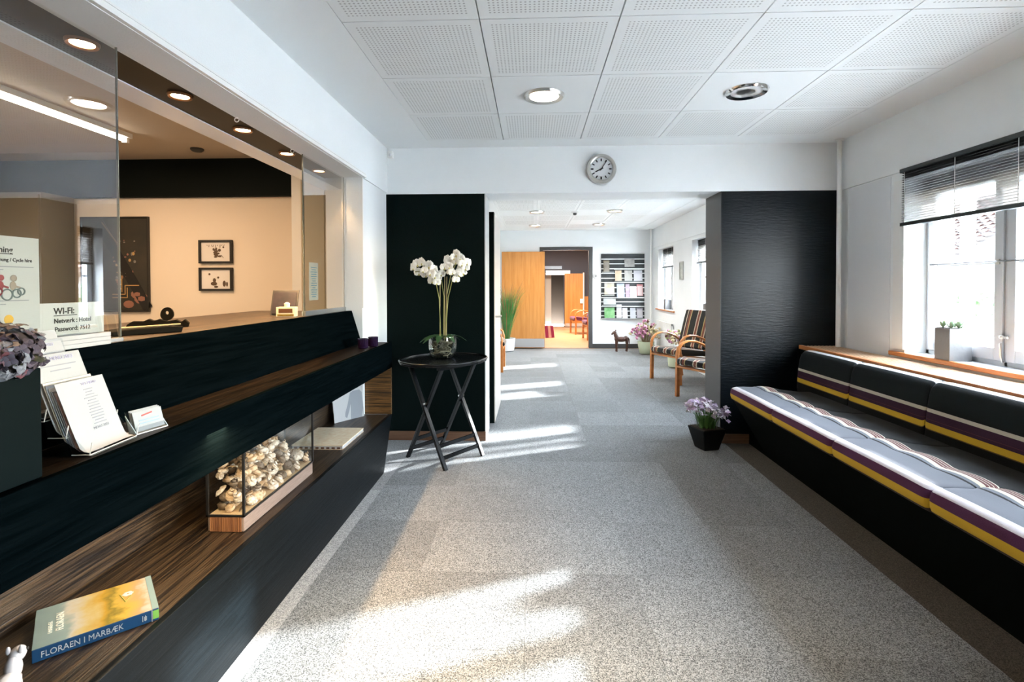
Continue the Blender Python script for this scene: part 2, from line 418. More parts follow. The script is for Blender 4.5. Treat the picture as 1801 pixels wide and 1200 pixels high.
# front cross wall: beam, pillars, their baseboards
wall_front = struct(bx(XL, XR, YF, YB, 2.05, HC+.04).build('wall_front', white_wall))
pl = bx(XL, -.395, YF, YB, .0, 2.05).build('pillar', black_paint, wall_front, world=True); pl['label'] = 'black painted left pillar'
bx(-.395, -.388, YF, YB, 0, 2.05).build('pillar_corner', P('pale_corner', (.45, .45, .44), .5), wall_front, world=True)
pr_ = bx(1.535, XR, YF, YB, 0, 2.05).build('pillar', pillar_mat, wall_front, world=True); pr_['label'] = 'dark right pillar with fine ripple relief'
bx(1.529, 1.535, YF+.002, YB, 0, 2.05).build('pillar_side', pillar_side, wall_front, world=True)
struct(bx(XL, -.388, YF-.012, YF, 0, .075).build('baseboard_left', base_wood))
struct(bx(1.529, 2.10, YF-.012, YF, 0, .075).build('baseboard_front', base_wood))
# right wall with window openings
rw = MB(); wz0, wz1 = .835, 1.985
rw.box(XR, 2.72, -2.7, YE+.1, 0, wz0); rw.box(XR-.014, 2.72, -2.7, YE+.1, 2.04, HC+.04); rw.box(XR, 2.72, -2.7, YE+.1, wz1, 2.04)
ed = sorted(WINDOWS); prev = -2.7
for (a, b) in ed:
    rw.box(XR, 2.72, prev, a, wz0, wz1); prev = b
rw.box(XR, 2.72, prev, YE+.1, wz0, wz1)
wall_right = struct(rw.build('wall_right', white_wall))
# slim window architraves on the pier beside the first window
struct(MB().box(XR-.012, XR, 3.46, 3.56, .86, wz1).build('trim_2', white_trim))
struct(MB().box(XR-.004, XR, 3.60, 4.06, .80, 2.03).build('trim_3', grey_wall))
# end wall of the corridor with the doorway
we = MB().box(XCL-.1, .15, YE, YE+.12, 0, HC+.04).box(1.24, 2.72, YE, YE+.12, 0, HC+.04).box(.15, 1.24, YE, YE+.12, 2.085, HC+.04)
wall_end = struct(we.build('wall_end', white_wall))
struct(bx(1.24, XR, YE-.014, YE, 0, .085).build('baseboard_end', P('dark_base', (.05, .05, .05), .5)))
wall_corr = struct(bx(XCL-.1, XCL, YB, YE, 0, HC+.04).build('wall_corridor', white_wall))
# wall behind the photographer
struct(bx(-5.4, 2.72, -2.7, -2.58, 0, HC+.04).build('wall_rear', white_wall))

# ceilings
ce = MB().box(XL-.01, -.825, -2.7, YF, HC, HC+.10).box(2.175, XR+.01, -2.7, YF, HC, HC+.10).box(-.825, 2.175, 3.99, YF, HC, HC+.10)
ce.box(-.825, 2.175, -2.7, 3.99, HC+.03, HC+.10)
ceiling = struct(ce.build('ceiling', ceiling_white))
tile_m = bx(-.297, .297, -.297, .297, .004, .03).build('ceiling_tile', perf, mesh_only=True)
tile_p = bx(-.297, .297, -.297, .297, .004, .03).build('ceiling_tile', ceiling_white, mesh_only=True)
LIGHTS_H = [(.072, 3.077), (1.259, 3.06)]
LIGHTS_C = [(.069, 7.85), (1.249, 7.80), (.052, 9.60), (1.23, 9.50)]
def tiles(x0, nx, y0, ny, par, lights):
    for i in range(nx):
        for j in range(ny):
            cx, cy_ = x0+.6*i, y0+.6*j
            plain = any(abs(cx-lx) < .3 and abs(cy_-ly) < .3 for lx, ly in lights)
            o = inst('ceiling_tile', tile_p if plain else tile_m, par)
            o.location = Vector((cx, cy_, HC)) - par.location
tiles(-.525, 5, 3.69-.6*9, 10, ceiling, LIGHTS_H)
cc = MB().box(XCL-.05, -.53, YB, YE+.05, HC, HC+.1).box(2.17, XR+.01, YB, YE+.05, HC, HC+.1).box(-.53, 2.17, YB, 4.73, HC, HC+.1).box(-.53, 2.17, 10.13, YE+.05, HC, HC+.1)
cc.box(-.53, 2.17, 4.73, 10.13, HC+.03, HC+.1)
ceil_c = struct(cc.build('ceiling_corridor', ceiling_white))
# corridor grid: 600 mm tiles in step with its lamps
def tiles_c():
    xs = [-.23+.6*i for i in range(4)]; 
    for i in range(4):
        for j in range(9):
            cx, cy_ = -.23+.6*i, 5.03+.6*j
            plain = any(abs(cx-lx) <= .3 and abs(cy_-ly) <= .3 for lx, ly in LIGHTS_C)
            o = inst('ceiling_tile', tile_p if plain else tile_m, ceil_c); o.location = Vector((cx, cy_, HC)) - ceil_c.location
tiles_c()
bx(1.87, 2.17, 4.73, 10.13, HC+.004, HC+.03).build('ceiling_border', ceiling_white, ceil_c, world=True)

# the office behind the counter
OY = 4.46
struct(MB().box(-5.4, -2.05, OY, OY+.1, 0, 2.45).box(-2.05, XL-.145, OY-.02, OY+.1, 0, 2.45).build('wall_office', office_wall))
struct(bx(-5.4, -2.10, OY-.05, OY, 2.085, 2.42).build('trim_4', office_dark))
struct(bx(-5.4, -5.3, -2.7, OY, 0, 2.45).build('wall_office_side', office_wall))
struct(bx(-5.3, XL-.145, -2.6, OY, 2.42, 2.52).build('ceiling_office', office_ceiling))
struct(MB().box(-2.095, -2.012, 4.36, OY-.02, 0, 2.42).build('trim_5', white_trim))
gcb = thing('shade_block', 'added grey brown block standing in for shade on the office wall left of the dark stair picture', 'shade block', (-4.70, 4.25, 0))  # added box with door fronts, coloured dark to paint the wall's light falloff
gcm = P('shade_grey_brown', (.17, .155, .125), .6)
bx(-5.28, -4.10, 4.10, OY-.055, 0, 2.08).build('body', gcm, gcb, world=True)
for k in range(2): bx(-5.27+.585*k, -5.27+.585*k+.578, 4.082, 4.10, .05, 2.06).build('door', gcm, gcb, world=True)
cab = thing('tall_cupboard', 'tall cream cupboard in the office behind the right glass pane', 'cupboard', (-1.66, 4.30, 0))
creamp = P('cream_panel', (.84, .76, .64), .5)
for k in range(3):
    bx(-1.945+k*.193, -1.945+k*.193+.187, 4.24, 4.26, .06, 2.36).build('door', creamp, cab, world=True)
bx(-1.95, -1.365, 4.26, OY-.02, 0, 2.40).build('body', creamp, cab, world=True)
# dropped soffit with downlights
sof = struct(bx(-1.615, XL-.145, -2.0, 4.22, 2.10, 2.42).build('ceiling_soffit', dark_soffit))
struct(bx(-1.75, -1.615, -2.0, 4.22, 2.095, 2.42).build('trim_6', P('soffit_edge', (.86, .90, .95), .22)))

# ------------------------------------------------------------------ windows, sills, blinds
def window(n, y0, y1, detail):
    w = sgroup('window_%d' % n, (2.60, (y0+y1)/2, wz0))
    X0, X1 = 2.595, 2.655; ym = (y0+y1)/2
    fr = MB().box(X0, X1, y0, y0+.03, wz0, wz1).box(X0, X1, y1-.03, y1, wz0, wz1).box(X0, X1, y0, y1, wz1-.05, wz1).box(X0, X1, y0, y1, wz0, wz0+.03)
    fr.box(X0, X1, ym-.012, ym+.012, wz0, wz1)
    fr.build('frame', window_paint, w, world=True, bevel=.004)
    for a, b in ((y0+.03, ym-.012), (ym+.012, y1-.03)):
        c = MB(); s = .052; q = .012
        c.box(X0-q, X1-q, a, a+s, wz0+.03, wz1-.05).box(X0-q, X1-q, b-s, b, wz0+.03, wz1-.05)
        c.box(X0-q, X1-q, a+s, b-s, wz0+.03, wz0+.10).box(X0-q, X1-q, a+s, b-s, wz1-.11, wz1-.05)
        co = c.build('casement', window_paint, w, world=True, bevel=.004)
        bx(X0+.006, X0+.030, a+s, b-s, 1.405, 1.425).build('glazing_bar', window_paint, co, world=True)
        bx(X0+.018, X0+.021, a+s-.005, b-s+.005, wz0+.095, wz1-.105).build('pane', window_glass, co, world=True)
        if detail:
            bx(X0-.020, X0-.012, a+s*.3, a+s*.7, 1.40, 1.43).build('stay_catch', metal, co, world=True)
    if detail:
        ro = MB().tube([(X0-.022, y0+.05, 1.418), (X0-.022, y1-.06, 1.418)], .0045, 6)
        ro.build('stay_rod', P('rod_dark', (.10, .10, .10), .4) if 'rod_dark' not in MATS else MATS['rod_dark'], w, world=True, smooth=True)
        h = MB().tube([(X0-.016, ym+.004, .86), (X0-.026, ym+.004, .90), (X0-.026, ym+.004, .965)], .006, 6).ball((X0-.022, ym, 1.0), .013)
        h.box(X0-.028, X0-.018, ym-.035, ym+.02, .994, 1.006)
        h.build('handle', metal, w, world=True, smooth=True)
    bx(XR+.001, 2.595, y0, y1, wz0-.004, wz0+.004).build('sill', window_paint, w, world=True)
    o = bx(XR-.032, XR-.001, y0-.11, y1+.11, wz0-.022, wz0+.006).build('sill_nosing', sill_wood, w, world=True, bevel=.004)
    return w
for i, (a, b) in enumerate(WINDOWS): window(i+1, a, b, i == 0)

def blind(y0, y1, zt, zb, X, label, pl_=22):
    b = thing('pleated_blind', label, 'blind', (X, (y0+y1)/2, zb), 0, 'pleated window blinds')
    bx(X-.022, X+.018, y0, y1, zt-.026, zt).build('head_rail', P('blind_rail', (.012, .016, .016), .4) if 'blind_rail' not in MATS else MATS['blind_rail'], b, world=True, bevel=.003)
    bx(X-.018, X+.018, y0, y1, zb, zb+.022).build('bottom_rail', MATS['blind_rail'], b, world=True, bevel=.003)
    m = MB(); n = pl_*2; vs_ = []
    for k in range(n+1):
        z = zb+.022 + (zt-.026-zb-.022)*k/n; x = X + (.011 if k % 2 else -.011)
        vs_ += [(x, y0+.004, z), (x, y1-.004, z)]
    m.add(vs_, [(2*k, 2*k+1, 2*k+3, 2*k+2) for k in range(n)])
    m.build('fabric', blind_cloth, b, world=True)
    for t in (.03, .37, .70, .97):
        y = y1 - t*(y1-y0)
        MB().tube([(X-.013, y, zb+.02), (X-.013, y, zt-.02)], .0016, 5).build('cord', MATS.get('cord') or P('cord', (.6, .58, .55), .6), b, world=True)
    return b
BX = XR-.030
blind(2.29, 3.45, 2.045, 1.672, BX, 'wide dark pleated blind over the window beside the bench')
blind(.17, 1.39, 2.045, 1.672, BX, 'dark pleated blind of the window nearest the photographer')
blind(4.87, 5.86, 2.045, 1.55, 2.56, 'corridor blind hidden behind the dark right pillar', 16)
blind(6.92, 7.93, 2.045, 1.62, 2.54, 'brown corridor blind cut off by the dark pillar edge', 16)
blind(9.04, 10.02, 2.045, 1.62, 2.54, 'brown blind on the corridor window next to the white pipe', 16)

# ------------------------------------------------------------------ doors
d1 = sgroup('door_1', (.70, YE-.05, 0))
dk = P('door_frame_grey', (.065, .065, .065), .45)
for a in ((.15, .215, 0, 2.085), (1.165, 1.24, 0, 2.085), (.215, 1.165, 2.02, 2.085)):
    bx(a[0], a[1], YE-.02, YE+.14, a[2], a[3]).build('frame', dk, d1, world=True)
lf = bx(-.628, .252, YE-.105, YE-.062, .01, 1.985).build('leaf', oak_orange, d1, world=True)
bx(-.44, .246, YE-.108, YE-.105, .02, .20).build('kick_plate', steel_plate, lf, world=True)
MB().tube([(-.56, YE-.105, 1.0), (-.56, YE-.15, 1.0), (-.46, YE-.15, 1.0)], .009, 8).build('handle', metal, lf, world=True, smooth=True)
cl = bx(.26, .62, YE+.16, YE+.21, 1.64, 1.70).build('door_closer', steel_plate, d1, world=True)
# dark door standing open behind the left pillar
d2 = sgroup('door_2', (-.38, 5.0, 0))
lf2 = bx(-.412, -.352, 4.66, 5.48, .02, 1.965).build('leaf', black_paint, d2, world=True)
bx(-.352, -.345, 4.665, 5.475, .03, 1.96).build('face_panel', P('pale_door_face', (.55, .50, .45), .4), lf2, world=True)
MB().tube([(-.345, 4.74, 1.0), (-.30, 4.74, 1.0), (-.30, 4.86, 1.0)], .009, 8).build('handle', metal, lf2, world=True, smooth=True)

# room beyond the corridor
parq = WOOD('parquet', (.50, .26, .12), (.66, .40, .22), (3, 30, 3), .35, .1)
struct(MB().box(-4, 5, YE+.0, 16.2, -.011, .001).build('floor_lounge', parq))
slate = P('slate_wall', (.050, .058, .085), .6)
wf = MB().box(-4, .40, 16.0, 16.1, 0, 2.5).box(.98, 5, 16.0, 16.1, 0, 2.5).box(.40, .98, 16.0, 16.1, 1.72, 2.5)
struct(wf.build('wall_lounge', slate))
struct(bx(-4, 5, YE+.12, 16.1, 2.45, 2.55).build('ceiling_lounge', ceiling_white))
struct(MB().box(-4.1, -4, YE+.12, 16.1, 0, 2.5).box(-4.1, XCL-.1, YE, YE+.12, 0, 2.55).build('wall_lounge_left', office_wall))
struct(MB().box(5, 5.1, YE+.12, 16.1, 0, 2.5).box(2.72, 5.1, YE, YE+.12, 0, 2.55).build('wall_lounge_right', office_wall))
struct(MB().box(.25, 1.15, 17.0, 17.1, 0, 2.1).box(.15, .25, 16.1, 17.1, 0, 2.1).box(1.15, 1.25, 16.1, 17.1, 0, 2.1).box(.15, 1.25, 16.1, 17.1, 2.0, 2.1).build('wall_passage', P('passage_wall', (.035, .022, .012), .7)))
struct(bx(.40, .60, 16.3, 16.34, .05, 1.70).build('trim_8', P('passage_panel', (.50, .46, .40), .5)))
d3 = sgroup('door_3', (1.3, 15.9, 0))
l3 = bx(1.0, 1.56, 15.80, 15.85, .02, 1.66).build('leaf', oak_orange, d3, world=True)
bx(1.565, 1.60, 15.78, 15.86, 0, 1.69).build('frame', white_trim, d3, world=True)
bx(1.02, 1.54, 15.79, 15.80, .02, .12).build('kick_plate', steel_plate, l3, world=True)
bx(1.47, 1.56, 15.74, 15.80, .74, .88).build('lock_case', white_trim, l3, world=True)
bx(.42, 1.18, 15.93, 15.99, 1.62, 1.76).build('door_closer', steel_plate, d3, world=True)
struct(bx(1.62, 5, 15.95, 16.0, 0, .95).build('trim_7', oak_orange))
area('lounge_lamp', (.9, 13.2, 2.40), (2.0, 1.5), 125, (1, .92, .82))

# ------------------------------------------------------------------ reception counter
XC = -1.022
ctr = thing('reception_counter', 'long dark stained reception counter with open shelf niche along the left wall', 'counter', (-1.2, 1.4, 0))
cw = dict(parent=ctr, world=True)
Y0c, Y1c = -1.2, 3.655
lp = MB().prism([(Y0c, 0), (3.44, 0), (Y1c-.005, .3598), (Y0c, .3598)], 'x', XC-.022, XC)
lp.build('lower_panel', dark_wood_low, bevel=.003, **cw)
MB().box(XL+.001, XC-.02, Y0c, 3.42, .0, .02).build('plinth', dark_wood, **cw)
MB().box(-1.406, XC-.022, Y0c, Y1c-.03, .335, .360).build('shelf', brown_wood, **cw)
MB().prism([(-1.406, .3605), (-1.392, .3605), (-1.392, .851), (-1.406, .851)], 'y', Y0c, Y1c-.03).build('niche_back', brown_wood, **cw)
bx(XC-.022, XC, Y0c, Y1c, .695, .882).build('front_panel', dark_wood, bevel=.003, **cw)
bx(-1.406, XC-.022, Y0c, Y1c-.002, .852, .880).build('shelf', shelf_wood, **cw)
bx(-1.40, XC-.001, Y1c-.026, Y1c-.004, .36, .852).build('end_panel', end_wood, **cw)
# slanting upright between shelf and counter top
MB().prism([(-1.222, .880), (-1.292, 1.112), (-1.314, 1.112), (-1.244, .880)], 'y', Y0c, 3.602).build('upright_panel', dark_wood, bevel=.002, **cw)
bx(-1.98, -1.294, Y0c, 3.586, 1.086, 1.112).build('counter_top', brown_wood, bevel=.003, **cw)
bx(-1.98, -1.95, Y0c, 3.586, 0, 1.086).build('back_panel', dark_wood, **cw)
area('niche_led', (-1.20, 1.6, .846), (.10, 3.6), 24, (1, .76, .48), (-.15, 0, -1))

# glass screens
def pane(y0, y1, x, label):
    g = thing('glass_screen', label, 'glass screen', (x, (y0+y1)/2, 1.113))
    bx(x-.003, x+.003, y0+.002, y1-.002, 1.114, 2.072).build('pane', screen_glass, g, world=True)
    for y in (y0, y1): bx(x-.0033, x+.0033, y-.0015, y+.0015, 1.114, 2.072).build('edge', glass_edge, g, world=True)
    bx(x-.012, x+.012, y0, y1, 1.112, 1.122 if y0 < 2 else 1.14).build('bottom_rail', P('rail', (.40, .42, .43), .35, .8) if 'rail' not in MATS else MATS['rail'], g, world=True)
    return g
pane(-.4, 1.605, -1.345, 'large sliding glass screen on the counter behind the papers')
pane(2.94, 3.585, -1.345, 'narrow glass screen at the far end of the counter')
bx(-1.362, -1.358, 2.985, 2.988, 1.14, 2.07).build('edge', glass_edge, bpy.data.objects['glass_screen.001'], world=True)

# recessed spots over the counter
def lamp(name, label, cat, loc, r, glow, ring, group, depth=.012):
    t = thing(name, label, cat, loc, 0, group)
    MB().lathe([(r*1.42, 0), (r*1.42, -.004), (r*1.30, -depth), (r*1.02, -depth*.6), (r*1.0, .002)], 32).build('ring', ring, t, smooth=True)
    MB().lathe([(r*1.0, -depth*.3), (r*.6, -depth*.55), (.0001, -depth*.6)], 28).build('diffuser', glow, t, smooth=True)
    return t
def lamp_light(x, y, z, power, color):
    l = bpy.data.lights.new('downlight_bulb', 'SPOT'); l.energy = power; l.color = color; l.spot_size = math.radians(150); l.spot_blend = 1; l.shadow_soft_size = .08
    o = bpy.data.objects.new('downlight_bulb', l); COL.objects.link(o); o.location = (x, y, z)
for k in range(6):
    y = 1.172+.469*k
    lb = ['hidden', 'nearest', 'second', 'third', 'fourth', 'farthest'][k]
    lamp('recessed_spotlight', f'{lb} small round spotlight in the dark soffit above the counter' if k else 'small round spotlight in the soffit beyond the frame edge',
         'spotlight', (-1.49, y, 2.0995), .034, spot_glow, MATS.get('copper_ring') or P('copper_ring', (.35, .20, .12), .3, 1), 'spotlights over the counter')
    l = bpy.data.lights.new('spot', 'SPOT'); l.energy = 52 if k < 5 else 20; l.color = (1, .60, .28); l.spot_size = math.radians(92); l.spot_blend = .7; l.shadow_soft_size = .03
    o = bpy.data.objects.new('spot', l); COL.objects.link(o); o.location = (-1.49, y, 2.075)

# ------------------------------------------------------------------ bench along the right wall
bench = thing('upholstered_bench', 'long dark upholstered bench with striped cushions under the window', 'bench', (1.95, 1.5, 0))
bw = dict(parent=bench, world=True)
bench_dark = P('bench_black', (.0012, .0026, .0026), .85, spec=.04)
YB0, YB1 = -1.2, 4.185
MB().prism([(1.757, 0), (2.12, 0), (2.12, .455), (1.485, .455)], 'y', YB0, 3.86).build('base', bench_dark, **bw)
MB().prism([(1.757, 0), (2.44, 0), (2.44, .455), (1.757, .12)], 'y', 3.86, YB1).build('base', bench_dark, **bw)
MB().box(2.14, 2.44, YB0, YB1, 0, .775).build('back_box', bench_dark, **bw)
for k in range(9):
    x = 2.178+k*.029
    bx(x, x+.017, YB0, YB1, .780, .800).build('slat', slat_wood, bevel=.002, **bw)
bx(2.146, 2.172, YB0, YB1, .775, .806).build('slat_edge', sill_wood, bevel=.003, **bw)
yel, pur, whi, gry, cre, brn, blk, bl2 = (.52, .33, .025), (.075, .022, .062), (.60, .57, .60), (.125, .135, .155), (.46, .43, .34), (.10, .035, .035), (.0035, .0045, .005), (.006, .009, .010)
seat_prof = [(1.50, .440), (1.468, .446), (1.449, .460), (1.441, .482), (1.440, .500), (1.441, .516), (1.446, .531), (1.458, .541), (1.480, .546), (1.53, .548), (1.60, .546), (1.640, .545), (1.665, .545), (1.71, .541), (1.80, .525), (1.95, .512), (2.06, .510), (2.08, .49), (2.08, .45)]
def arc(prof):
    a = [0]
    for p, q in zip(prof, prof[1:]): a.append(a[-1]+math.hypot(q[0]-p[0], q[1]-p[1]))
    return a
def at_arc(prof, test):
    """arc fraction where TEST(p) first holds, walking along the profile in small steps"""
    a = arc(prof); T = a[-1]
    for i in range(1001):
        s_ = T*i/1000
        for k in range(len(a)-1):
            if a[k] <= s_ <= a[k+1]:
                t = (s_-a[k])/(a[k+1]-a[k]+1e-9); p = (prof[k][0]+(prof[k+1][0]-prof[k][0])*t, prof[k][1]+(prof[k+1][1]-prof[k][1])*t); break
        if test(p, i/1000): return i/1000
    return 1.0
sz = lambda z: at_arc(seat_prof, lambda p, f: p[1] >= z and p[0] < 1.5 and f > .03)
sx_ = lambda x: at_arc(seat_prof, lambda p, f: p[0] >= x and f > .12)
seat_mat = STRIPES('seat_stripes_highlight', [(0, (.05, .035, .03)), (sz(.463), yel), (sz(.500), pur), (sz(.5335), whi), (sx_(1.487), gry), (sx_(1.615), bl2), (sx_(1.622), gry), (sx_(1.640), cre),  # white edge highlight and dark fold shade painted in among the woven stripes
                                    (sx_(1.662), brn), (sx_(1.674), cre), (sx_(1.679), brn), (sx_(1.690), cre), (sx_(1.695), brn), (sx_(1.708), cre), (sx_(1.713), blk)], sheen=.05)
back_prof = [(2.03, .470), (2.015, .475), (2.010, .50), (2.014, .58), (2.022, .66), (2.032, .73), (2.044, .765), (2.065, .786), (2.095, .795), (2.13, .792), (2.145, .77), (2.145, .6)]
bz = lambda z: at_arc(back_prof, lambda p, f: p[1] >= z and p[0] < 2.06)
back_mat = STRIPES('back_stripes_highlight', [(0, blk), (bz(.548), (.11, .07, .03)), (bz(.553), yel), (bz(.585), (.035, .013, .03)), (bz(.600), (.09, .03, .04)), (bz(.604), (.035, .013, .03)),
                                    (bz(.637), cre), (bz(.656), bl2), (at_arc(back_prof, lambda p, f: p[0] >= 2.072 and p[1] > .7), (.42, .41, .40)), (at_arc(back_prof, lambda p, f: p[0] >= 2.108 and p[1] > .7), bl2)], sheen=.04)  # last pale band paints the window highlight on the rounded top
def cushion(name, prof, y0, y1, mat, puff, crease=0, label=None):
    a = arc(prof); T = a[-1]; ny = 34; m = MB(); m.uv = []
    cx = sum(p[0] for p in prof)/len(prof); cz = sum(p[1] for p in prof)/len(prof)
    vs_ = []; fs = []; n = len(prof)
    tt = [0, .006, .02, .05] + [i/26 for i in range(2, 25)] + [.95, .98, .994, 1]
    for j, t in enumerate(tt):
        y = y0+(y1-y0)*t; e = min(t, 1-t)
        k = min(1, e/.035); sh = 1-.10*(1-math.sqrt(max(0, 1-(1-k)**2)))
        for i, p in enumerate(prof):
            x = cx+(p[0]-cx)*sh; z = cz+(p[1]-cz)*sh
            z += puff*math.sin(PI*t)**.5*(1 if z > cz else 0)*.6
            if crease and 1.6 < p[0] < 1.85 and p[1] > .5:
                w = abs(math.sin(PI*(t*2.6+.15))); z += crease*w*(1 if p[0] < 1.73 else .4)
                x -= crease*.9*(1-w)
            vs_.append((x, y, z)); m.uv.append((a[i]/T, t))
    for j in range(len(tt)-1):
        for i in range(n-1):
            fs.append((j*n+i, j*n+i+1, (j+1)*n+i+1, (j+1)*n+i))
        fs.append((j*n+n-1, j*n, (j+1)*n, (j+1)*n+n-1))
    fs.append(tuple(range(n))); fs.append(tuple((len(tt)-1)*n+i for i in range(n))[::-1])
    m.add(vs_, fs)
    return m.build(name, mat, smooth=True, **bw)
sj = [3.775, 3.135, 2.515, 1.912, 1.305, .70, .09]
for a_, b_ in zip(sj, sj[1:]): cushion('seat_cushion', seat_prof, b_+.003, a_-.003, seat_mat, .007, .010)
bj = [3.955, 3.325, 2.69, 2.05, 1.41, .77, .13]
for a_, b_ in zip(bj, bj[1:]): cushion('back_cushion', back_prof, b_+.003, a_-.003, back_mat, .004)

# ------------------------------------------------------------------ pipe, clock, sensor, ceiling lamps
def pipe(x, y, z0, z1, r, label):
    t = thing('heating_pipe', label, 'pipe', (x, y, z0))
    MB().tube([(0, 0, 0), (0, 0, z1-z0)], r, 12).build('tube', white_trim, t, smooth=True)
    MB().lathe([(r*1.9, z1-z0-.012), (r*1.9, z1-z0), (r, z1-z0)], 16).build('collar', white_trim, t, smooth=True)
pipe(2.405, 4.10, .80, HC, .017, 'white vertical pipe in the corner beside the dark right pillar')
pipe(2.40, 10.42, 0.0, HC, .02, 'white vertical pipe in the far corner by the brochure rack')

ck = thing('wall_clock', 'round silver wall clock on the white beam', 'clock', (.562, YF-.001, 2.238))
rot = Matrix.Rotation(PI/2, 4, 'X')
MB().lathe([(.121, 0), (.123, .018), (.117, .032), (.102, .034), (.092, .027), (.091, .012)], 48).xf(rot).build('rim', metal, ck, smooth=True)
MB().lathe([(.092, .012), (.0001, .0125)], 48).xf(rot).build('dial', P('clock_dial', (.78, .80, .81), .5), ck)
for k in range(12):
    a = k*PI/6; w = .0055 if k % 3 == 0 else .0045
    MB().bar((.063*math.sin(a), -.0138, .063*math.cos(a)), (.084*math.sin(a), -.0138, .084*math.cos(a)), w*2, .002, (0, 1, 0)).build('hour_mark', ink, ck)
def hand(ang, ln, w, nm):
    a = math.radians(ang); d = Vector((math.sin(a), 0, math.cos(a)))
    MB().bar(Vector((0, -.016, 0))-d*.018, Vector((0, -.016, 0))+d*ln, w, .002, (0, 1, 0)).build(nm, ink, ck)
hand(244, .052, .009, 'hour_hand'); hand(34, .080, .006, 'minute_hand')
MB().lathe([(.007, .016), (.006, .020)], 12).xf(rot).build('hub', ink, ck)
MB().lathe([(.119, .0335), (.0001, .034)], 40).xf(rot).build('glass', GLASS('clock_glass', (.98, .98, .98), .8), ck)

sn = thing('motion_sensor', 'small white sensor box in the upper left corner of the beam', 'sensor', (-1.170, YF-.022, 2.345))
MB().box(-.022, .022, -.02, .022, 0, .055).build('body', white_trim, sn, bevel=.006)
MB().ball((.002, -.02, .022), (.012, .008, .014)).build('lens', P('lens_white', (.65, .65, .65), .3), sn, smooth=True)

lamp('ceiling_downlight', 'lit round metal downlight in the hall ceiling', 'downlight', (*LIGHTS_H[0], HC+.004), .086, lamp_glow, metal, None, .02)
lamp_light(*LIGHTS_H[0], HC-.03, 12, (1, .92, .80))
off_glass = P('frosted_off', (.70, .70, .70), .25)
dl = lamp('ceiling_downlight', 'unlit round metal downlight in the hall ceiling near the window side', 'downlight', (*LIGHTS_H[1], HC+.004), .086, off_glass, chrome, None, .02)
MB().lathe([(.05, -.018), (.03, -.021), (.0001, -.022)], 24).build('reflector', metal, dl, smooth=True)
for (x, y), lb in zip(LIGHTS_C, ('left lamp of the nearer corridor pair', 'right lamp of the nearer corridor pair', 'left lamp of the farther corridor pair', 'right lamp of the farther corridor pair')):
    lamp('ceiling_downlight', 'lit round downlight, ' + lb, 'downlight', (x, y, HC+.004), .086, lamp_glow_far, metal, 'corridor downlights', .03); lamp_light(x, y, HC-.04, 50, (1, .95, .88))
sm = thing('smoke_detector', 'small smoke detector on the corridor ceiling between the lamps', 'detector', (.66, 7.94, HC+.004))
MB().lathe([(.055, 0), (.055, -.012), (.045, -.02)], 20).build('base', white_trim, sm, smooth=True)
MB().lathe([(.03, -.02), (.028, -.045), (.015, -.055), (.0001, -.056)], 16).build('head', P('detector_grey', (.12, .12, .12), .4), sm, smooth=True)

for yy in (2.29, 2.83):
    hk = thing('frame_hook', ('nearer' if yy < 2.5 else 'farther')+' tiny white hook under the edge of the counter opening', 'hook', (-1.352, yy, 2.061), 0)
    MB().tube([(.010*math.cos(PI*k/8+PI/2), 0, -.010+.010*math.sin(PI*k/8+PI/2)) for k in range(13)], .0022, 6).build('hook', white_trim, hk, smooth=True)
    MB().lathe([(.007, 0), (.007, -.003), (.0001, -.004)], 10).build('base', white_trim, hk)
ofd = thing('office_detector', 'small dark round detector on the office ceiling', 'detector', (-2.75, 4.09, 2.42))
MB().lathe([(.05, 0), (.05, -.012), (.035, -.025), (.0001, -.027)], 18).build('body', P('detector_dark', (.03, .03, .03), .5), ofd, smooth=True)
tl = thing('tube_light', 'long fluorescent batten on the office ceiling', 'lamp', (-3.0, 2.75, 2.42))
bx(-.035, .035, -.95, .93, -.035, 0).build('housing', white_trim, tl)
MB().tube([(0, -.92, -.05), (0, .90, -.05)], .016, 10).build('tube', tube_glow, tl, smooth=True)
for y in (-.93, .905): bx(-.02, .02, y-.012, y+.012, -.07, -.03).build('holder', white_trim, tl)
area('office_lamp', (-3.2, 2.4, 2.36), (1.2, 2.4), 42, (1, .66, .38))

# ------------------------------------------------------------------ folding tray table with orchid
tb = thing('tray_table', 'black folding tray table with oval top before the dark left pillar', 'table', (-.664, 3.785, 0), math.radians(54))
m = MB(); n = 40; top = [(.345*math.cos(2*PI*k/n), .300*math.sin(2*PI*k/n)) for k in range(n)]
m.prism(top, 'z', .722, .738); m.build('tabletop', black_lacquer, tb, bevel=.003)
rim = MB(); rim.tube([(.345*math.cos(2*PI*k/n), .300*math.sin(2*PI*k/n), .742) for k in range(n)], .008, 8, closed=True)
rim.build('rim', black_lacquer, tb, smooth=True)
for sx in (-1, 1):                      # two crossed frames, each with a pair of legs
    x1, x2 = sx*.195, sx*.170
    MB().bar((x1, -.215, 0), (x1, .165, .722), .020, .030, (1, 0, 0)).build('leg', black_lacquer, tb, bevel=.002)
    MB().bar((x2, .215, 0), (x2, -.165, .722), .020, .030, (1, 0, 0)).build('leg', black_lacquer, tb, bevel=.002)
    MB().tube([(x1+sx*.014, 0, .405+.03), (x2-sx*.014, 0, .405+.03)], .008, 8).build('pivot', metal, tb, smooth=True)
for z, t in ((.075, 0), (.15, 0)):
    y1 = -.215+.38*z/.722; y2 = .215-.38*z/.722
    MB().bar((-.195, y1, z), (.195, y1, z), .012, .026, (0, 0, 1)).build('rung', black_lacquer, tb)
    MB().bar((-.170, y2, z), (.170, y2, z), .012, .026, (0, 0, 1)).build('rung', black_lacquer, tb)
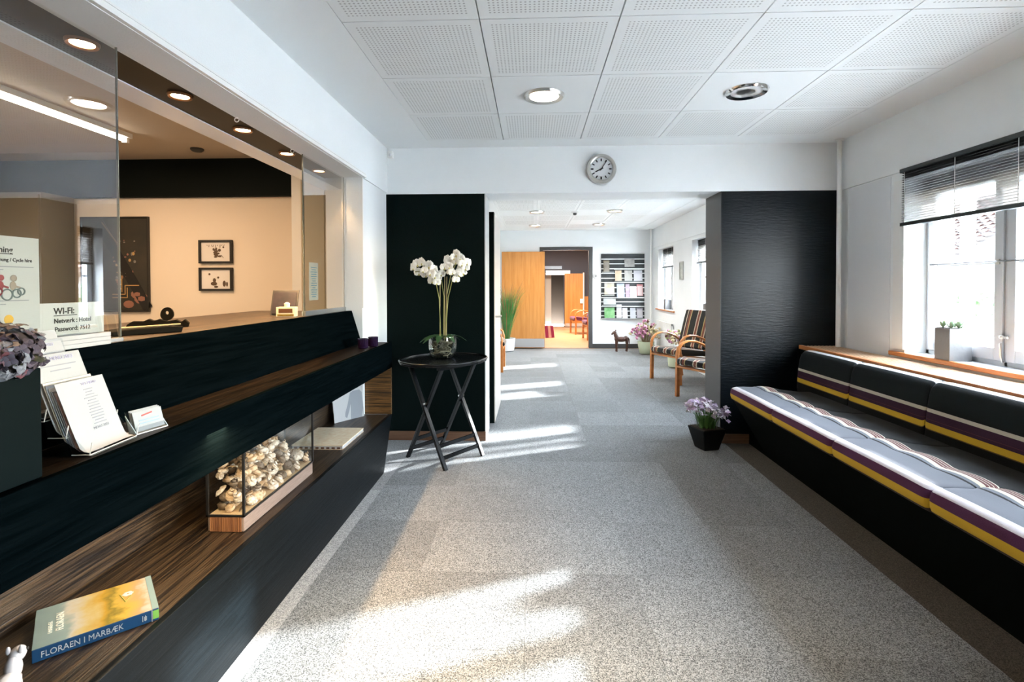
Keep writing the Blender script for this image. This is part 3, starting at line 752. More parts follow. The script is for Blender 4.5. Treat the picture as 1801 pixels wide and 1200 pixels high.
for y in (.165, -.165): MB().bar((-.215, y, .708), (.215, y, .708), .03, .026, (0, 0, 1)).build('rail', black_lacquer, tb)

oz = .7385
orc = thing('orchid', 'white orchid in a clear glass bowl on the black tray table', 'plant', (-.680, 3.82, oz))
MB().lathe([(.052, 0), (.078, .006), (.098, .035), (.108, .085), (.107, .135), (.104, .168), (.101, .168), (.104, .135), (.104, .085), (.094, .038), (.075, .012), (.0001, .010)], 36).build('vase', vase_glass, orc, smooth=True)
moss = MB()
for k in range(60):
    a = R.uniform(0, 2*PI); r_ = R.uniform(0, .082); z = R.uniform(.03, .135)
    p = [(r_*math.cos(a+q*.5)+R.uniform(-.012, .012), r_*math.sin(a+q*.5)+R.uniform(-.012, .012), z+R.uniform(-.02, .02)) for q in range(4)]
    moss.tube(p, .0045, 5)
s_ = moss.build('roots', P('orchid_roots', (.10, .085, .045), .7, noise=(40, (.30, .27, .2))), orc, smooth=True); s_['kind'] = 'stuff'
leaf_g = P('orchid_leaf', (.012, .045, .014), .35, noise=(18, (.03, .09, .02)))
for k in range(9):
    a = 2*PI*k/9+R.uniform(-.25, .25); ln = R.uniform(.13, .20); d = Vector((math.cos(a), math.sin(a), 0)); sd_ = Vector((-math.sin(a), math.cos(a), 0))
    pts = [d*(ln*t)+Vector((0, 0, .160+.10*t-.13*t*t)) for t in (0, .25, .5, .75, 1)]
    MB().strip(pts, [.012, .026, .028, .020, .002], sd_).build('leaf', leaf_g, orc, smooth=True)
stem_m = P('orchid_stem', (.22, .21, .06), .5)
stake_m = P('orchid_stake', (.36, .27, .12), .6)
petal_m = P('orchid_petal', (.86, .85, .80), .5)
core_m = P('orchid_core', (.55, .50, .18), .5)
fl_m = MB(); 
for k, (a, ln, w) in enumerate([(90, .034, .017), (210, .034, .016), (330, .034, .016), (12, .036, .026), (168, .036, .026)]):
    a = math.radians(a); d = Vector((math.cos(a), 0, math.sin(a))); sd_ = Vector((-math.sin(a), 0, math.cos(a)))
    fl_m.strip([d*.002, d*ln*.4+Vector((0, -.006, 0)), d*ln*.75+Vector((0, -.006, 0)), d*ln+Vector((0, .002, 0))], [.004, w*.85, w, .004], sd_)
flower_me = fl_m.build('flower', petal_m, smooth=True, mesh_only=True)
lip_me = MB().ball((0, -.010, -.004), (.007, .008, .009), 8, 5).build('lip', core_m, smooth=True, mesh_only=True)
def flower(p, yaw, tilt, s=1.0):
    o = inst('flower', flower_me, orc, p, (tilt, R.uniform(-.3, .3), yaw), (s, s, s)); inst('lip', lip_me, o)
stems = [([(-.012, -.012, .15), (-.020, -.02, .45), (-.050, -.02, .60), (-.11, -.03, .665), (-.20, -.04, .655)], 'l'),
         ([(.006, .008, .15), (.010, .01, .47), (-.01, 0, .62), (-.04, -.03, .66), (-.06, -.07, .60)], 'm'),
         ([(.022, -.010, .15), (.045, -.01, .46), (.085, -.02, .62), (.14, -.03, .70), (.20, -.05, .68)], 'r'),
         ([(.016, .016, .15), (.03, .02, .48), (.06, .04, .64), (.10, .03, .72), (.16, .0, .73)], 'r')]
for pts, kk in stems:
    MB().tube(pts, .0034, 6).build('stem', stem_m, orc, smooth=True)
for x, y in ((-.02, -.01), (.012, .012), (.03, -.004)):
    MB().tube([(x, y, .1), (x+.005, y, .62)], .0026, 6).build('stake', stake_m, orc, smooth=True)
spots_ = [(-.205,-.05,.665),(-.17,-.06,.69),(-.135,-.06,.70),(-.165,-.05,.625),(-.125,-.065,.645),(-.12,-.05,.61),(-.09,-.06,.675),(-.08,-.07,.62),(-.055,-.07,.655),(-.045,-.08,.60),(-.07,-.06,.565),(-.03,-.075,.63),(-.015,-.07,.585),(-.035,-.06,.555),(.0,-.07,.62),
          (.03,-.05,.735),(.055,-.06,.70),(.035,-.05,.665),(.075,-.07,.67),(.095,-.07,.74),(.115,-.08,.705),(.09,-.07,.63),(.13,-.07,.655),(.15,-.07,.735),(.165,-.08,.69),(.19,-.08,.66),(.175,-.07,.625),(.20,-.06,.70),(.14,-.07,.615),(.12,-.06,.76),(.118,-.06,.575),(.06,-.06,.63)]
for p in spots_: flower(Vector(p)+Vector((R.uniform(-.006, .006), R.uniform(-.03, .03), 0)), R.uniform(-.7, .7), R.uniform(-.5, .3), R.uniform(.85, 1.1))

# ------------------------------------------------------------------ things on the counter shelf and in the niche
def floret_mesh(nm, mat, r=.012):
    m = MB()
    for k in range(4):
        a = k*PI/2; d = Vector((math.cos(a), math.sin(a), 0)); sd_ = Vector((-math.sin(a), math.cos(a), 0))
        m.strip([d*.001, d*r*.55+Vector((0, 0, r*.18)), d*r+Vector((0, 0, r*.05))], [.001, r*.5, r*.18], sd_)
    return m.build(nm, mat, smooth=True, mesh_only=True)
pb = thing('planter_box', 'square black planter box with purple and blue hydrangeas on the counter shelf', 'planter', (-1.118, .962, .881))
MB().box(-.055, .070, -.20, .08, 0, .235).build('box', P('planter_black', (.0018, .0050, .0058), .7, spec=.05), pb, bevel=.003)
MB().box(-.045, .060, -.19, .07, .232, .240).build('soil', P('soil', (.03, .022, .015), .9), pb)
hy_cols = [(.055, .044, .070), (.040, .044, .072), (.09, .028, .040), (.13, .15, .18), (.026, .017, .024), (.11, .058, .052), (.062, .060, .092)]
hy_me = [floret_mesh('floret', P('hydrangea_%d' % i, c, .6, noise=(60, tuple(min(1, v*1.5) for v in c))), .013) for i, c in enumerate(hy_cols)]
heads = [(.035, .050, .272, .055), (-.02, .0, .295, .058), (.045, -.045, .262, .056), (.0, .070, .280, .046), (.02, -.11, .29, .062), (-.05, -.08, .305, .056), (.058, .012, .258, .042), (-.045, .055, .300, .046)]
for hi, (hx, hy_, hz, hr) in enumerate(heads):
    MB().tube([(hx*.5, hy_*.5, .235), (hx, hy_, hz)], .004, 6).build('stem', leaf_g, pb, smooth=True)
    MB().ball((hx, hy_, hz), hr*.8, 8, 6).build('flower_core', P('hydrangea_core', (.03, .025, .03), .8) if 'hydrangea_core' not in MATS else MATS['hydrangea_core'], pb, smooth=True)
    for k in range(36):
        z = R.uniform(-.75, 1); a = R.uniform(0, 2*PI); q = math.sqrt(max(0, 1-z*z)); d = Vector((q*math.cos(a), q*math.sin(a), z))
        e = d.to_track_quat('Z', 'Y').to_euler()
        me = hy_me[(hi+R.choice([0, 0, 0, 1, 3, 4])) % len(hy_me)]
        inst('floret', me, pb, Vector((hx, hy_, hz))+d*hr*R.uniform(.88, 1.05), (e.x+R.uniform(-.4, .4), e.y+R.uniform(-.4, .4), R.uniform(0, 3)), (1, 1, 1))
for hi, (hx, hy_, hz, hr) in enumerate(heads):
    m = MB()
    for k in range(70):
        z = R.uniform(-.8, 1); a = R.uniform(0, 2*PI); q = math.sqrt(max(0, 1-z*z)); d = Vector((q*math.cos(a), q*math.sin(a), z)); c = Vector((hx, hy_, hz))+d*hr*R.uniform(.82, .97)
        t1 = d.orthogonal().normalized(); t2 = d.cross(t1)
        for w in range(4):
            an = w*PI/2+k; e1 = t1*math.cos(an)+t2*math.sin(an); e2 = d.cross(e1)
            m.strip([c, c+e1*.006+d*.003, c+e1*.012], [.001, .0065, .002], e2)
    m.build('floret_mass', P('hydrangea_mass_%d' % hi, hy_cols[hi % 7], .7, noise=(50, tuple(min(1, v*1.7) for v in hy_cols[(hi+4) % 7]))), pb)['kind'] = 'stuff'
for k in range(12):
    a = R.uniform(-.6, 1.8); d = Vector((math.cos(a), math.sin(a), 0)); p0 = Vector((.03, .03, .25))
    MB().strip([p0, p0+d*.03+Vector((0, 0, .015)), p0+d*.06+Vector((0, 0, .01)), p0+d*.075], [.003, .014, .012, .001], (-d.y, d.x, .3)).build('leaf', P('hydrangea_leaf', (.03, .035, .02), .6) if 'hydrangea_leaf' not in MATS else MATS['hydrangea_leaf'], pb, smooth=True)

# three tier acrylic leaflet stand. Local frame: x runs along the stand's width, -y is its front
ls = thing('leaflet_stand', 'clear acrylic tiered leaflet stand on the counter shelf beside the planter', 'stand', (-1.150, 1.243, .8805), math.radians(94))
W = .076
def sheet_profile(y0, z0, z1, lean, curl=.03):
    return [(y0-curl, z0+.002), (y0-curl*.62, z0+curl*.10), (y0-curl*.27, z0+curl*.38), (y0, z0+curl), (y0+lean*.5, (z0+curl+z1)/2), (y0+lean, z1)]
def sheet(nm, prof, w, mat, parent, t=.0012, x0=0):
    m = MB(); vs_ = []
    for y, z in prof: vs_ += [(x0-w, y, z), (x0+w, y, z)]
    for y, z in prof: vs_ += [(x0-w, y+t, z+t*.3), (x0+w, y+t, z+t*.3)]
    k = len(prof); f = []
    for i in range(k-1):
        f += [(2*i, 2*i+1, 2*i+3, 2*i+2), (2*k+2*i, 2*k+2*i+2, 2*k+2*i+3, 2*k+2*i+1), (2*i, 2*i+2, 2*k+2*i+2, 2*k+2*i), (2*i+1, 2*k+2*i+1, 2*k+2*i+3, 2*i+3)]
    f += [(0, 2*k, 2*k+1, 1), (2*k-2, 2*k-1, 4*k-1, 4*k-2)]
    m.add(vs_, f); return m.build(nm, mat, parent, smooth=True)
for i, (y, z0, z1) in enumerate(((-.055, .004, .155), (.000, .045, .215), (.050, .085, .27))):
    sheet('back_panel', [(y+.010, z0), (y+.058, z1)], W+.004, acrylic, ls, .002)
    for sx in (-1, 1):
        MB().prism([(y-.030, z0), (y+.012, z0), (y+.040, z1*.55+z0*.45)], 'x', sx*(W+.003)-.001, sx*(W+.003)+.001).build('side_panel', acrylic, ls)
        MB().tube([(sx*(W+.003), y+.012, z0+.0), (sx*(W+.003), y-.030, z0), (sx*(W+.003), y-.036, z0+.03)], .0014, 5).build('edge', acrylic_edge, ls)
    MB().bar((-W-.003, y-.030, z0), (W+.003, y-.030, z0), .002, .002).build('edge', acrylic_edge, ls)
bx(-W-.003, W+.003, -.09, .062, 0, .002).build('base', acrylic, ls)
bx(W+.004, W+.030, .022, .026, .03, .150).build('side_panel', acrylic_edge, ls)
WM = ls.matrix_basis.copy()
def leaflet(label, y, z0, z1, w=W-.002, mat=paper):
    t = thing('menu_sheet', label, 'leaflet', ls.location, ls.rotation_euler.z, 'printed sheets in the leaflet stand')
    pr = sheet_profile(y, z0, z1, (z1-z0)*.30)
    sheet('sheet', pr, w, mat, t)
    up_ = Vector((0, (z1-z0)*.30, z1-z0-.03)).normalized()
    top = Vector((0, pr[-1][0]-.0016, z1))
    return t, top, up_
t, top, u_ = leaflet('front white menu sheet with curled foot in the leaflet stand', -.050, .006, .172)
text('TILS MENU', t, top-u_*.016+Vector((.020, 0, 0)), (1, 0, 0), u_, .010, lilac_ink, align='CENTER')
for k in range(13):
    w = R.uniform(.018, .050); z = -.028-.0075*k
    MB().bar(top+u_*z+Vector((.012-w/2, 0, 0)), top+u_*z+Vector((.012+w/2, 0, 0)), .0022, .0006, (0, 1, 0)).build('print_line', grey_ink, t)
text('MENU 2023', t, top-u_*.132+Vector((.010, 0, 0)), (1, 0, 0), u_, .010, grey_ink, align='CENTER')
t, top, u_ = leaflet('middle sheet headed with pale lilac lettering in the leaflet stand', .004, .048, .238)
text('TILS MENU 2023', t, top-u_*.016, (1, 0, 0), u_, .0135, lilac_ink, align='CENTER')
for k, w in enumerate((.10, .06)):
    MB().bar(top-u_*(.030+.013*k)+Vector((-w/2, 0, 0)), top-u_*(.030+.013*k)+Vector((w/2, 0, 0)), .0028, .0006, (0, 1, 0)).build('print_line', grey_ink, t)
t, top, u_ = leaflet('rear sheet rising highest in the leaflet stand', .054, .088, .270)
text('AKTIVITETER 2023', t, top-u_*.017, (1, 0, 0), u_, .0115, lilac_ink, align='CENTER')
t, top, u_ = leaflet('sheet tucked last behind the others at the top of the leaflet stand', .064, .10, .292)
text('AKTIVITETER', t, top-u_*.016, (1, 0, 0), u_, .0115, lilac_ink, align='CENTER')
for k in range(5):
    o = thing('folded_leaflet', ['pinkish', 'grey', 'white', 'pale blue', 'cream'][k]+' leaflet edge behind the front menu sheet', 'leaflet', ls.location, ls.rotation_euler.z, 'printed sheets in the leaflet stand')
    sheet('sheet', sheet_profile(-.044+.007*k, .007+.005*k, .150+.006*k, .045, .022), W-.004, P('leaflet_%d' % k, [(.75, .55, .52), (.55, .55, .58), (.8, .8, .8), (.6, .66, .74), (.78, .72, .6)][k], .6), o)
cb = thing('card_holder', 'small clear business card holder beside the leaflet stand', 'card holder', (-1.095, 1.395, .8805), math.radians(78))
bx(-.048, .048, -.022, .018, 0, .003).build('base', acrylic_edge, cb)
MB().prism([(.0, .003), (.004, .003), (.020, .060), (.016, .060)], 'x', -.048, .048).build('back_panel', acrylic, cb)
bx(-.048, .048, -.022, -.020, .003, .020).build('front_lip', acrylic, cb)
for sx in (-.047, .047): MB().prism([(-.022, .003), (.004, .003), (.018, .05)], 'x', sx-.001, sx+.001).build('side_panel', P('aqua_edge', (.62, .76, .78), .3) if 'aqua_edge' not in MATS else MATS['aqua_edge'], cb)
for k in range(3):
    c_ = thing('business_card', ['front white business card with red mark in the clear holder', 'second business card in the clear holder', 'last business card in the clear holder'][k], 'card', cb.location, cb.rotation_euler.z, 'cards in the card holder')
    y = -.016+.006*k
    MB().prism([(y, .006), (y+.0015, .006), (y+.0165, .058+.002*k), (y+.015, .058+.002*k)], 'x', -.043, .043).build('card', paper, c_)
    if k == 0:
        MB().bar((-.02, y+.0095, .046), (.012, y+.011, .050), .004, .0008, (0, 1, 0)).build('mark', P('red_mark', (.6, .12, .10), .6), c_)
        for q in range(2): MB().bar((-.030, y+.0062-.002*q, .034-.008*q), (.030, y+.0062-.002*q, .034-.008*q), .003, .0008, (0, 1, 0)).build('print_line', P('blue_line', (.35, .48, .62), .6) if 'blue_line' not in MATS else MATS['blue_line'], c_)

# votives
vm = P('purple_glass', (.012, .005, .022), .12)
for (x, y, lb) in ((-1.105, 3.275, 'nearer dark purple votive glass on the counter shelf end'), (-1.075, 3.385, 'farther dark purple votive glass on the counter shelf end')):
    v = thing('votive_glass', lb, 'candle holder', (x, y, .8805), 0, 'purple votives')
    MB().lathe([(.026, 0), (.032, .004), (.034, .065), (.031, .065), (.028, .008), (.0001, .008)], 24).build('cup', vm, v, smooth=True)
    MB().lathe([(.027, .0085), (.027, .04), (.0001, .04)], 16).build('candle', P('violet_wax', (.06, .03, .09), .6) if 'violet_wax' not in MATS else MATS['violet_wax'], v)

# signs at the screen
bk = thing('paper_block', 'thick white paper block lying on the counter edge under the glass screen', 'paper', (-1.309, 1.36, 1.1125))
for k in range(3): bx(-.0135, .0135, -.16, .152, .0125*k, .0125*k+.0120).build('pad', paper, bk, bevel=.001)
wf_ = thing('wifi_sign', 'white sign with the wireless network details behind the glass screen', 'sign', (-1.372, 1.46, 1.1125))
bx(-.0015, .0015, -.105, .112, .004, .128).build('sheet', P('sign_paper', (.64, .66, .67), .6), wf_)
bx(-.02, .02, -.10, .10, 0, .004).build('foot', acrylic_edge, wf_)
rr, uu = (0, 1, 0), (0, 0, 1)
text('WI-FI:', wf_, (.002, -.058, .096), rr, uu, .026, ink, bold=.0005)
bx(.0015, .0022, -.058, .017, .0905, .0925).build('underline', ink, wf_)
text('Netværk : Hotel', wf_, (.002, -.058, .070), rr, uu, .0185, ink, bold=.0004)
text('Password: 7512', wf_, (.002, -.056, .046), rr, uu, .0185, ink, bold=.0004)
po = thing('cycle_poster', 'white cycle hire poster with two cartoon cyclists and a yellow sun', 'poster', (-1.366, 1.19, 1.1725))
bx(-.001, .001, -.125, .166, 0, .248).build('sheet', P('poster_paper', (.56, .58, .59), .6), po)
text('Cykeludlejning', po, (.0012, .150-.055, .205), rr, uu, .022, ink, align='RIGHT', bold=.0004)
bx(.001, .0018, -.05, .095, .2005, .2022).build('underline', ink, po)
text('Fahrradverleihung / Cycle hire', po, (.0012, .146, .182), rr, uu, .0125, ink, align='RIGHT', bold=.0003)
for z, a, b in ((.168, -.11, .150), (.160, -.11, .07), (.079, -.11, .135), (.070, -.11, .075)):
    bx(.001, .0016, a, b, z-.0012, z+.0012).build('print_line', grey_ink, po)
for z, a, b in ((.135, -.03, .004), (.11, -.03, .012), (.045, -.03, .01)): bx(.001, .0018, a, b, z-.002, z+.002).build('print_line', ink, po)
def ring(c, r, w, mat, nm='wheel'):
    MB().tube([(0.0022, c[0]+r*math.cos(2*PI*k/18), c[1]+r*math.sin(2*PI*k/18)) for k in range(18)], w, 5, closed=True).build(nm, mat, po)
cred = P('print_red', (.30, .05, .06), .6); cgrn = P('print_grey_green', (.20, .25, .25), .6)
for (c, r, mt) in (((.055, .104), .011, cred), ((.078, .095), .014, cgrn), ((.103, .098), .011, cgrn), ((.115, .103), .009, cgrn)): ring(c, r, .0020, mt)
for (c, r, mt) in (((.064, .139), .008, cred), ((.096, .138), .009, P('print_tan', (.36, .30, .24), .6))):
    MB().ball((.0015, c[0], c[1]), (.0012, r, r), 12, 6).build('cyclist_head', mt, po, smooth=True)
    MB().ball((.0015, c[0]-.002, c[1]-.020), (.0012, .009, .012), 10, 6).build('cyclist_body', mt, po, smooth=True)
    MB().bar((.002, c[0], c[1]-.02), (.002, c[0]+.018, c[1]-.026), .005, .001, (1, 0, 0)).build('cyclist_arm', mt, po)
MB().ball((.0012, .082, .030), (.0012, .0125, .0125), 20, 8).build('sun', P('print_yellow', (.75, .45, .06), .6), po, smooth=True)
nt = thing('door_notice', 'small white notice with blue lines behind the far glass screen', 'notice', (-1.372, 3.13, 1.20))
bx(-.001, .001, -.055, .075, 0, .235).build('sheet', warm_paper, nt)
for k in range(14):
    w = R.uniform(.02, .045)
    bx(.001, .0018, .012-w, .012+w, .02+.014*k, .025+.014*k).build('print_line', P('notice_blue', (.25, .45, .60), .6) if 'notice_blue' not in MATS else MATS['notice_blue'], nt)

# book in the niche
bo = thing('flora_book', 'blue spined book with yellow meadow cover lying on the lower shelf', 'book', (-1.232, 1.188, .3605), math.atan2(.175, .188))
L_, D_, H_ = .258, .205, .032
s = N('book_cover'); b = s.n('ShaderNodeBsdfPrincipled'); s.l(b.outputs[0], s.out.inputs[0]); b.inputs['Roughness'].default_value = .3
tc = s.n('ShaderNodeTexCoord'); sp = s.n('ShaderNodeSeparateXYZ'); s.l(tc.outputs['Object'], sp.inputs[0])
x = s.n('ShaderNodeTexNoise'); x.inputs['Scale'].default_value = 22; x.inputs['Detail'].default_value = 6; s.l(tc.outputs['Object'], x.inputs['Vector'])
ad = s.n('ShaderNodeMath', operation='MULTIPLY_ADD'); ad.inputs[1].default_value = .10; s.l(x.outputs['Fac'], ad.inputs[0]); s.l(sp.outputs[0], ad.inputs[2])
mr = s.n('ShaderNodeMapRange'); mr.inputs[1].default_value = .04; mr.inputs[2].default_value = .31; s.l(ad.outputs[0], mr.inputs[0])
s.l(s.ramp(mr.outputs[0], [(0, (.20, .285, .29)), (.24, (.25, .34, .335)), (.33, (.52, .50, .43)), (.45, (.50, .40, .17)), (.56, (.44, .27, .035)), (.64, (.22, .17, .03)), (.70, (.50, .34, .06)), (.84, (.42, .28, .14)), (.92, (.52, .45, .40))]), b.inputs['Base Color'])
cover_m = s.m
book_blue = P('book_spine', (.012, .055, .13), .3)
teal_m = P('book_teal', (.22, .31, .31), .35)
bx(.004, L_-.004, .006, D_-.006, .003, H_-.003).build('pages', paper, bo)
bx(0, L_, 0, D_, H_-.003, H_).build('cover', cover_m, bo, bevel=.0008)
bx(0, L_, 0, D_, 0, .003).build('cover', book_blue, bo)
bx(.0, L_, -.003, .001, 0, H_).build('spine', book_blue, bo, bevel=.0015)
bx(L_-.014, L_+.0005, .0, D_+.0003, H_, H_+.0006).build('band', teal_m, bo)
bx(L_-.0135, L_+.0003, -.0036, -.003, .006, H_-.003).build('band', P('book_green', (.20, .45, .08), .4), bo)
bx(L_-.016, L_-.0145, -.0036, -.003, 0, H_).build('band', paper, bo)
text('FLORAEN I MARBÆK', bo, (.016, -.0034, .0085), (1, 0, 0), (0, 0, 1), .0215, paper, align='LEFT', sx=.82)
text('II', bo, (L_-.034, -.0034, .010), (1, 0, 0), (0, 0, 1), .016, paper)
for k in range(2): bx(L_-.037+.006*k, L_-.0355+.006*k, -.0036, -.003, .009, .024).build('print_line', paper, bo)
text('FLORAEN', bo, (.058, .055, H_+.0004), (0, 1, 0), (-1, 0, 0), .022, P('cover_lettering', (.80, .82, .74), .4), bold=.0004)
text('I MARBÆK', bo, (.036, .055, H_+.0004), (0, 1, 0), (-1, 0, 0), .013, MATS['cover_lettering'])
MB().tube([(.180, .14, H_+.0006), (.19, .09, H_+.0006), (.205, .12, H_+.0006)], .0012, 5).build('flower_print', P('print_green', (.30, .36, .08), .5), bo)
for k in range(6):
    a = k*PI/3; MB().ball((.198+.008*math.cos(a), .135+.008*math.sin(a), H_+.0004), (.006, .006, .0006), 8, 4).build('flower_print', P('print_grey', (.60, .58, .56), .5) if 'print_grey' not in MATS else MATS['print_grey'], bo)

# white china animal at the very edge of the picture: its raised head is what the photo shows
ca = thing('china_animal', 'white china animal with a dark eye beside the flora book', 'figurine', (-1.190, 1.112, .3605), math.radians(20))
china = P('china_white', (.58, .56, .56), .15)
b_ = MB().ball((0, -.045, .034), (.026, .045, .026), 14, 9).ball((0, -.012, .055), (.016, .02, .03), 12, 8).ball((0, .004, .078), (.016, .022, .017), 12, 8)
b_.build('body', china, ca, smooth=True)
for sx in (-1, 1):
    for y in (-.07, -.022): MB().tube([(sx*.013, y, .03), (sx*.014, y, 0)], [.009, .007], 8).build('leg', china, ca, smooth=True)
    MB().ball((sx*.012, -.006, .094), (.005, .005, .010), 8, 6).build('ear', china, ca, smooth=True)
    MB().ball((sx*.0135, .014, .082), (.004, .004, .004), 8, 5).build('eye', ink, ca, smooth=True)

# glass case with shells: x across, y along
gx0, gx1, gy0, gy1 = -1.228, -1.088, 1.862, 2.462
gc = thing('glass_case', 'glass display case with black edges on a wooden base in the counter niche', 'display case', ((gx0+gx1)/2, (gy0+gy1)/2, .3605))
gw = dict(parent=gc, world=True)
bark = P('bark_end', (.11, .035, .010), .7, noise=(4, (.33, .14, .045), (60, 60, 1)), bump=(4, .8, (60, 60, 1)))
bx(gx0, gx1, gy0, gy1, .361, .418).build('base', P('pale_oak', (.20, .145, .115), .6, spec=.2, noise=(12, (.28, .215, .18), (40, 2, 40))), bevel=.003, **gw)
bx(gx0+.010, gx1-.010, gy0-.003, gy0+.001, .362, .417).build('bark', bark, **gw)
zt_ = .418
hgt = lambda y: .845
gm = GLASS('case_glass', (.96, .97, .96), .9)
for a in ((gx0, gx0+.003, gy0, gy1), (gx1-.003, gx1, gy0, gy1), (gx0, gx1, gy0, gy0+.003), (gx0, gx1, gy1-.003, gy1)):
    bx(a[0], a[1], a[2], a[3], zt_, .690).build('pane', gm, **gw)
for x, y in ((gx0, gy0), (gx1, gy0), (gx0, gy1), (gx1, gy1)):
    bx(x-.004, x+.004, y-.004, y+.004, zt_, .692).build('edge', black_metal, **gw)
for z in (zt_, .690):
    for a in ((gx0-.004, gx1+.004, gy0-.004, gy0+.004), (gx0-.004, gx1+.004, gy1-.004, gy1+.004), (gx0-.004, gx0+.004, gy0, gy1), (gx1-.004, gx1+.004, gy0, gy1)):
        bx(a[0], a[1], a[2], a[3], z, z+.006).build('edge', black_metal, **gw)
bx(gx0+.005, gx1-.005, gy0+.005, gy1-.005, .418, .424).build('sand', P('sand', (.50, .34, .19), .9, noise=(300, (.60, .45, .28))), **gw)
# shells: whelk, cockle and fish-like bones heaped towards the back
sh_w = P('shell_white', (.36, .25, .16), .5, noise=(75, (.82, .77, .70)))
sh_t = P('shell_tan', (.40, .25, .13), .5, noise=(55, (.66, .52, .37)))
sh_d = P('shell_dark', (.07, .045, .025), .6, noise=(45, (.22, .16, .11)))
def whelk():
    m = MB(); pts = []; rs = []
    for k in range(34):
        t = k/33; a = t*6*PI; r_ = .0015+.016*t**1.6
        pts.append((r_*math.cos(a), r_*math.sin(a), .045*(1-t**1.2))); rs.append(.0012+.0125*t**1.5)
    m.tube(pts, rs, 7); return m
def cockle():
    m = MB(); n_, k_ = 14, 5; vs_ = []; fs = []
    for j in range(k_+1):
        for i in range(n_+1):
            a = PI*(i/n_-.5)*1.1; t = j/k_; r_ = .028*t*(1+(.05 if i % 2 else -.03))
            vs_.append((r_*math.sin(a), r_*math.cos(a)-.012, .013*math.sin(PI*min(1, t*.95+.05))*(1-.6*t)+.004*(1-t)))
    for j in range(k_):
        for i in range(n_):
            q = j*(n_+1)+i; fs.append((q, q+1, q+n_+2, q+n_+1))
    return m.add(vs_, fs)
def urchin():
    m = MB().ball((0, 0, .018), (.026, .026, .019), 14, 8)
    for k in range(20):
        a = R.uniform(0, 2*PI); z = R.uniform(-.3, .9); q = math.sqrt(1-z*z); m.ball((.026*q*math.cos(a), .026*q*math.sin(a), .018+.019*z), .003, 5, 4)
    return m
sh_me = {}
for nm, fn in (('whelk_shell', whelk), ('cockle_shell', cockle), ('sea_urchin', urchin)):
    for mi, mt in enumerate((sh_w, sh_t, sh_d)):
        sh_me[nm, mi] = fn().build(nm, mt, smooth=True, mesh_only=True)
names = {'whelk_shell': 'spiral whelk shell', 'cockle_shell': 'ribbed cockle shell', 'sea_urchin': 'round knobbly sea urchin'}
cols_ = ['white', 'tan', 'dark brown']
def heap(y): return .425+.20*min(1, max(.9, (y-1.80)/.16))*min(1, max(.30, (2.50-y)/.36))
nsh = 0
for layer in range(5):
    for j in range(13):
        for i in range(3):
            y = 1.905+.0435*j+R.uniform(-.012, .012); x = gx0+.033+.037*i+R.uniform(-.006, .006); z = .425+.040*layer+R.uniform(-.002, .004)
            hmax = heap(y)*(1)-(.03 if i == 2 else 0)
            if z > hmax+.012 or (layer == 0 and R.random() < .2): continue
            nm = R.choice(['whelk_shell', 'whelk_shell', 'cockle_shell', 'sea_urchin']); mi = R.choice([0, 0, 0, 0, 1, 1, 2]) if y > 2.0 else R.choice([0, 1, 1, 2, 2])
            o = bpy.data.objects.new(nm, sh_me[nm, mi]); COL.objects.link(o); o.location = (x, y, z); o.rotation_euler = (R.uniform(-.7, .7), R.uniform(-.7, .7), R.uniform(0, 6.28))
            k = R.uniform(.75, 1.0); o.scale = (k, k, k)
            tag(o, '%s %s heaped in the glass display case' % (cols_[mi], names[nm]), 'shell', '%s %ss in the glass case' % (cols_[mi], names[nm])); nsh += 1

pbk = thing('patterned_book', 'flat book with speckled cream cover on the lower shelf behind the glass case', 'book', (-1.225, 2.995, .3605))
bx(-.145, .150, -.17, .19, 0, .003).build('cover', P('speckled_cover', (.80, .70, .50), .5, noise=(55, (.35, .22, .12), (1, 1, 1))), pbk)
bx(-.143, .148, -.168, .188, .003, .020).build('pages', paper, pbk)
bx(-.145, .150, -.17, .19, .020, .024).build('cover', P('speckled_top', (.84, .76, .58), .5, noise=(38, (.74, .58, .38))), pbk)
for k in range(9):
    x = -.13+.031*k; bx(x, x+.018, -.1712, -.170, .004, .014).build('pattern_mark', P('pattern_brown', (.10, .05, .03), .6) if 'pattern_brown' not in MATS else MATS['pattern_brown'], pbk)

sc_ = thing('silhouette_card', 'white card with a grey human silhouette leaning in the niche end', 'card', (-1.268, 3.470, .3605), math.atan2(.203, .135))
MB().prism([(0, 0), (.006, 0), (.046, .272), (.040, .272)], 'x', -.122, .122).build('card', paper, sc_)
sil = P('silhouette_grey', (.22, .24, .27), .7)
ln_ = lambda z: -.0008+.040/.272*z
def flat(poly, nm):
    MB().add([(x, ln_(z), z) for x, z in poly]+[(x, ln_(z)-.0008, z) for x, z in poly],
             [tuple(range(len(poly))), tuple(range(len(poly), 2*len(poly)))[::-1]]+[(i, (i+1) % len(poly), len(poly)+(i+1) % len(poly), len(poly)+i) for i in range(len(poly))]).build(nm, sil, sc_)
flat([(.065, .215), (.075, .205), (.090, .205), (.10, .216), (.105, .245), (.098, .265), (.062, .265), (.055, .245)], 'head_print')
flat([(.010, .0), (.018, .075), (.020, .110), (.002, .060), (-.022, .014), (-.034, .028), (-.030, .052), (-.008, .098), (.010, .150), (.022, .180), (.045, .190), (.10, .190), (.118, .17), (.12, .06), (.105, .02), (.10, 0)], 'body_print')

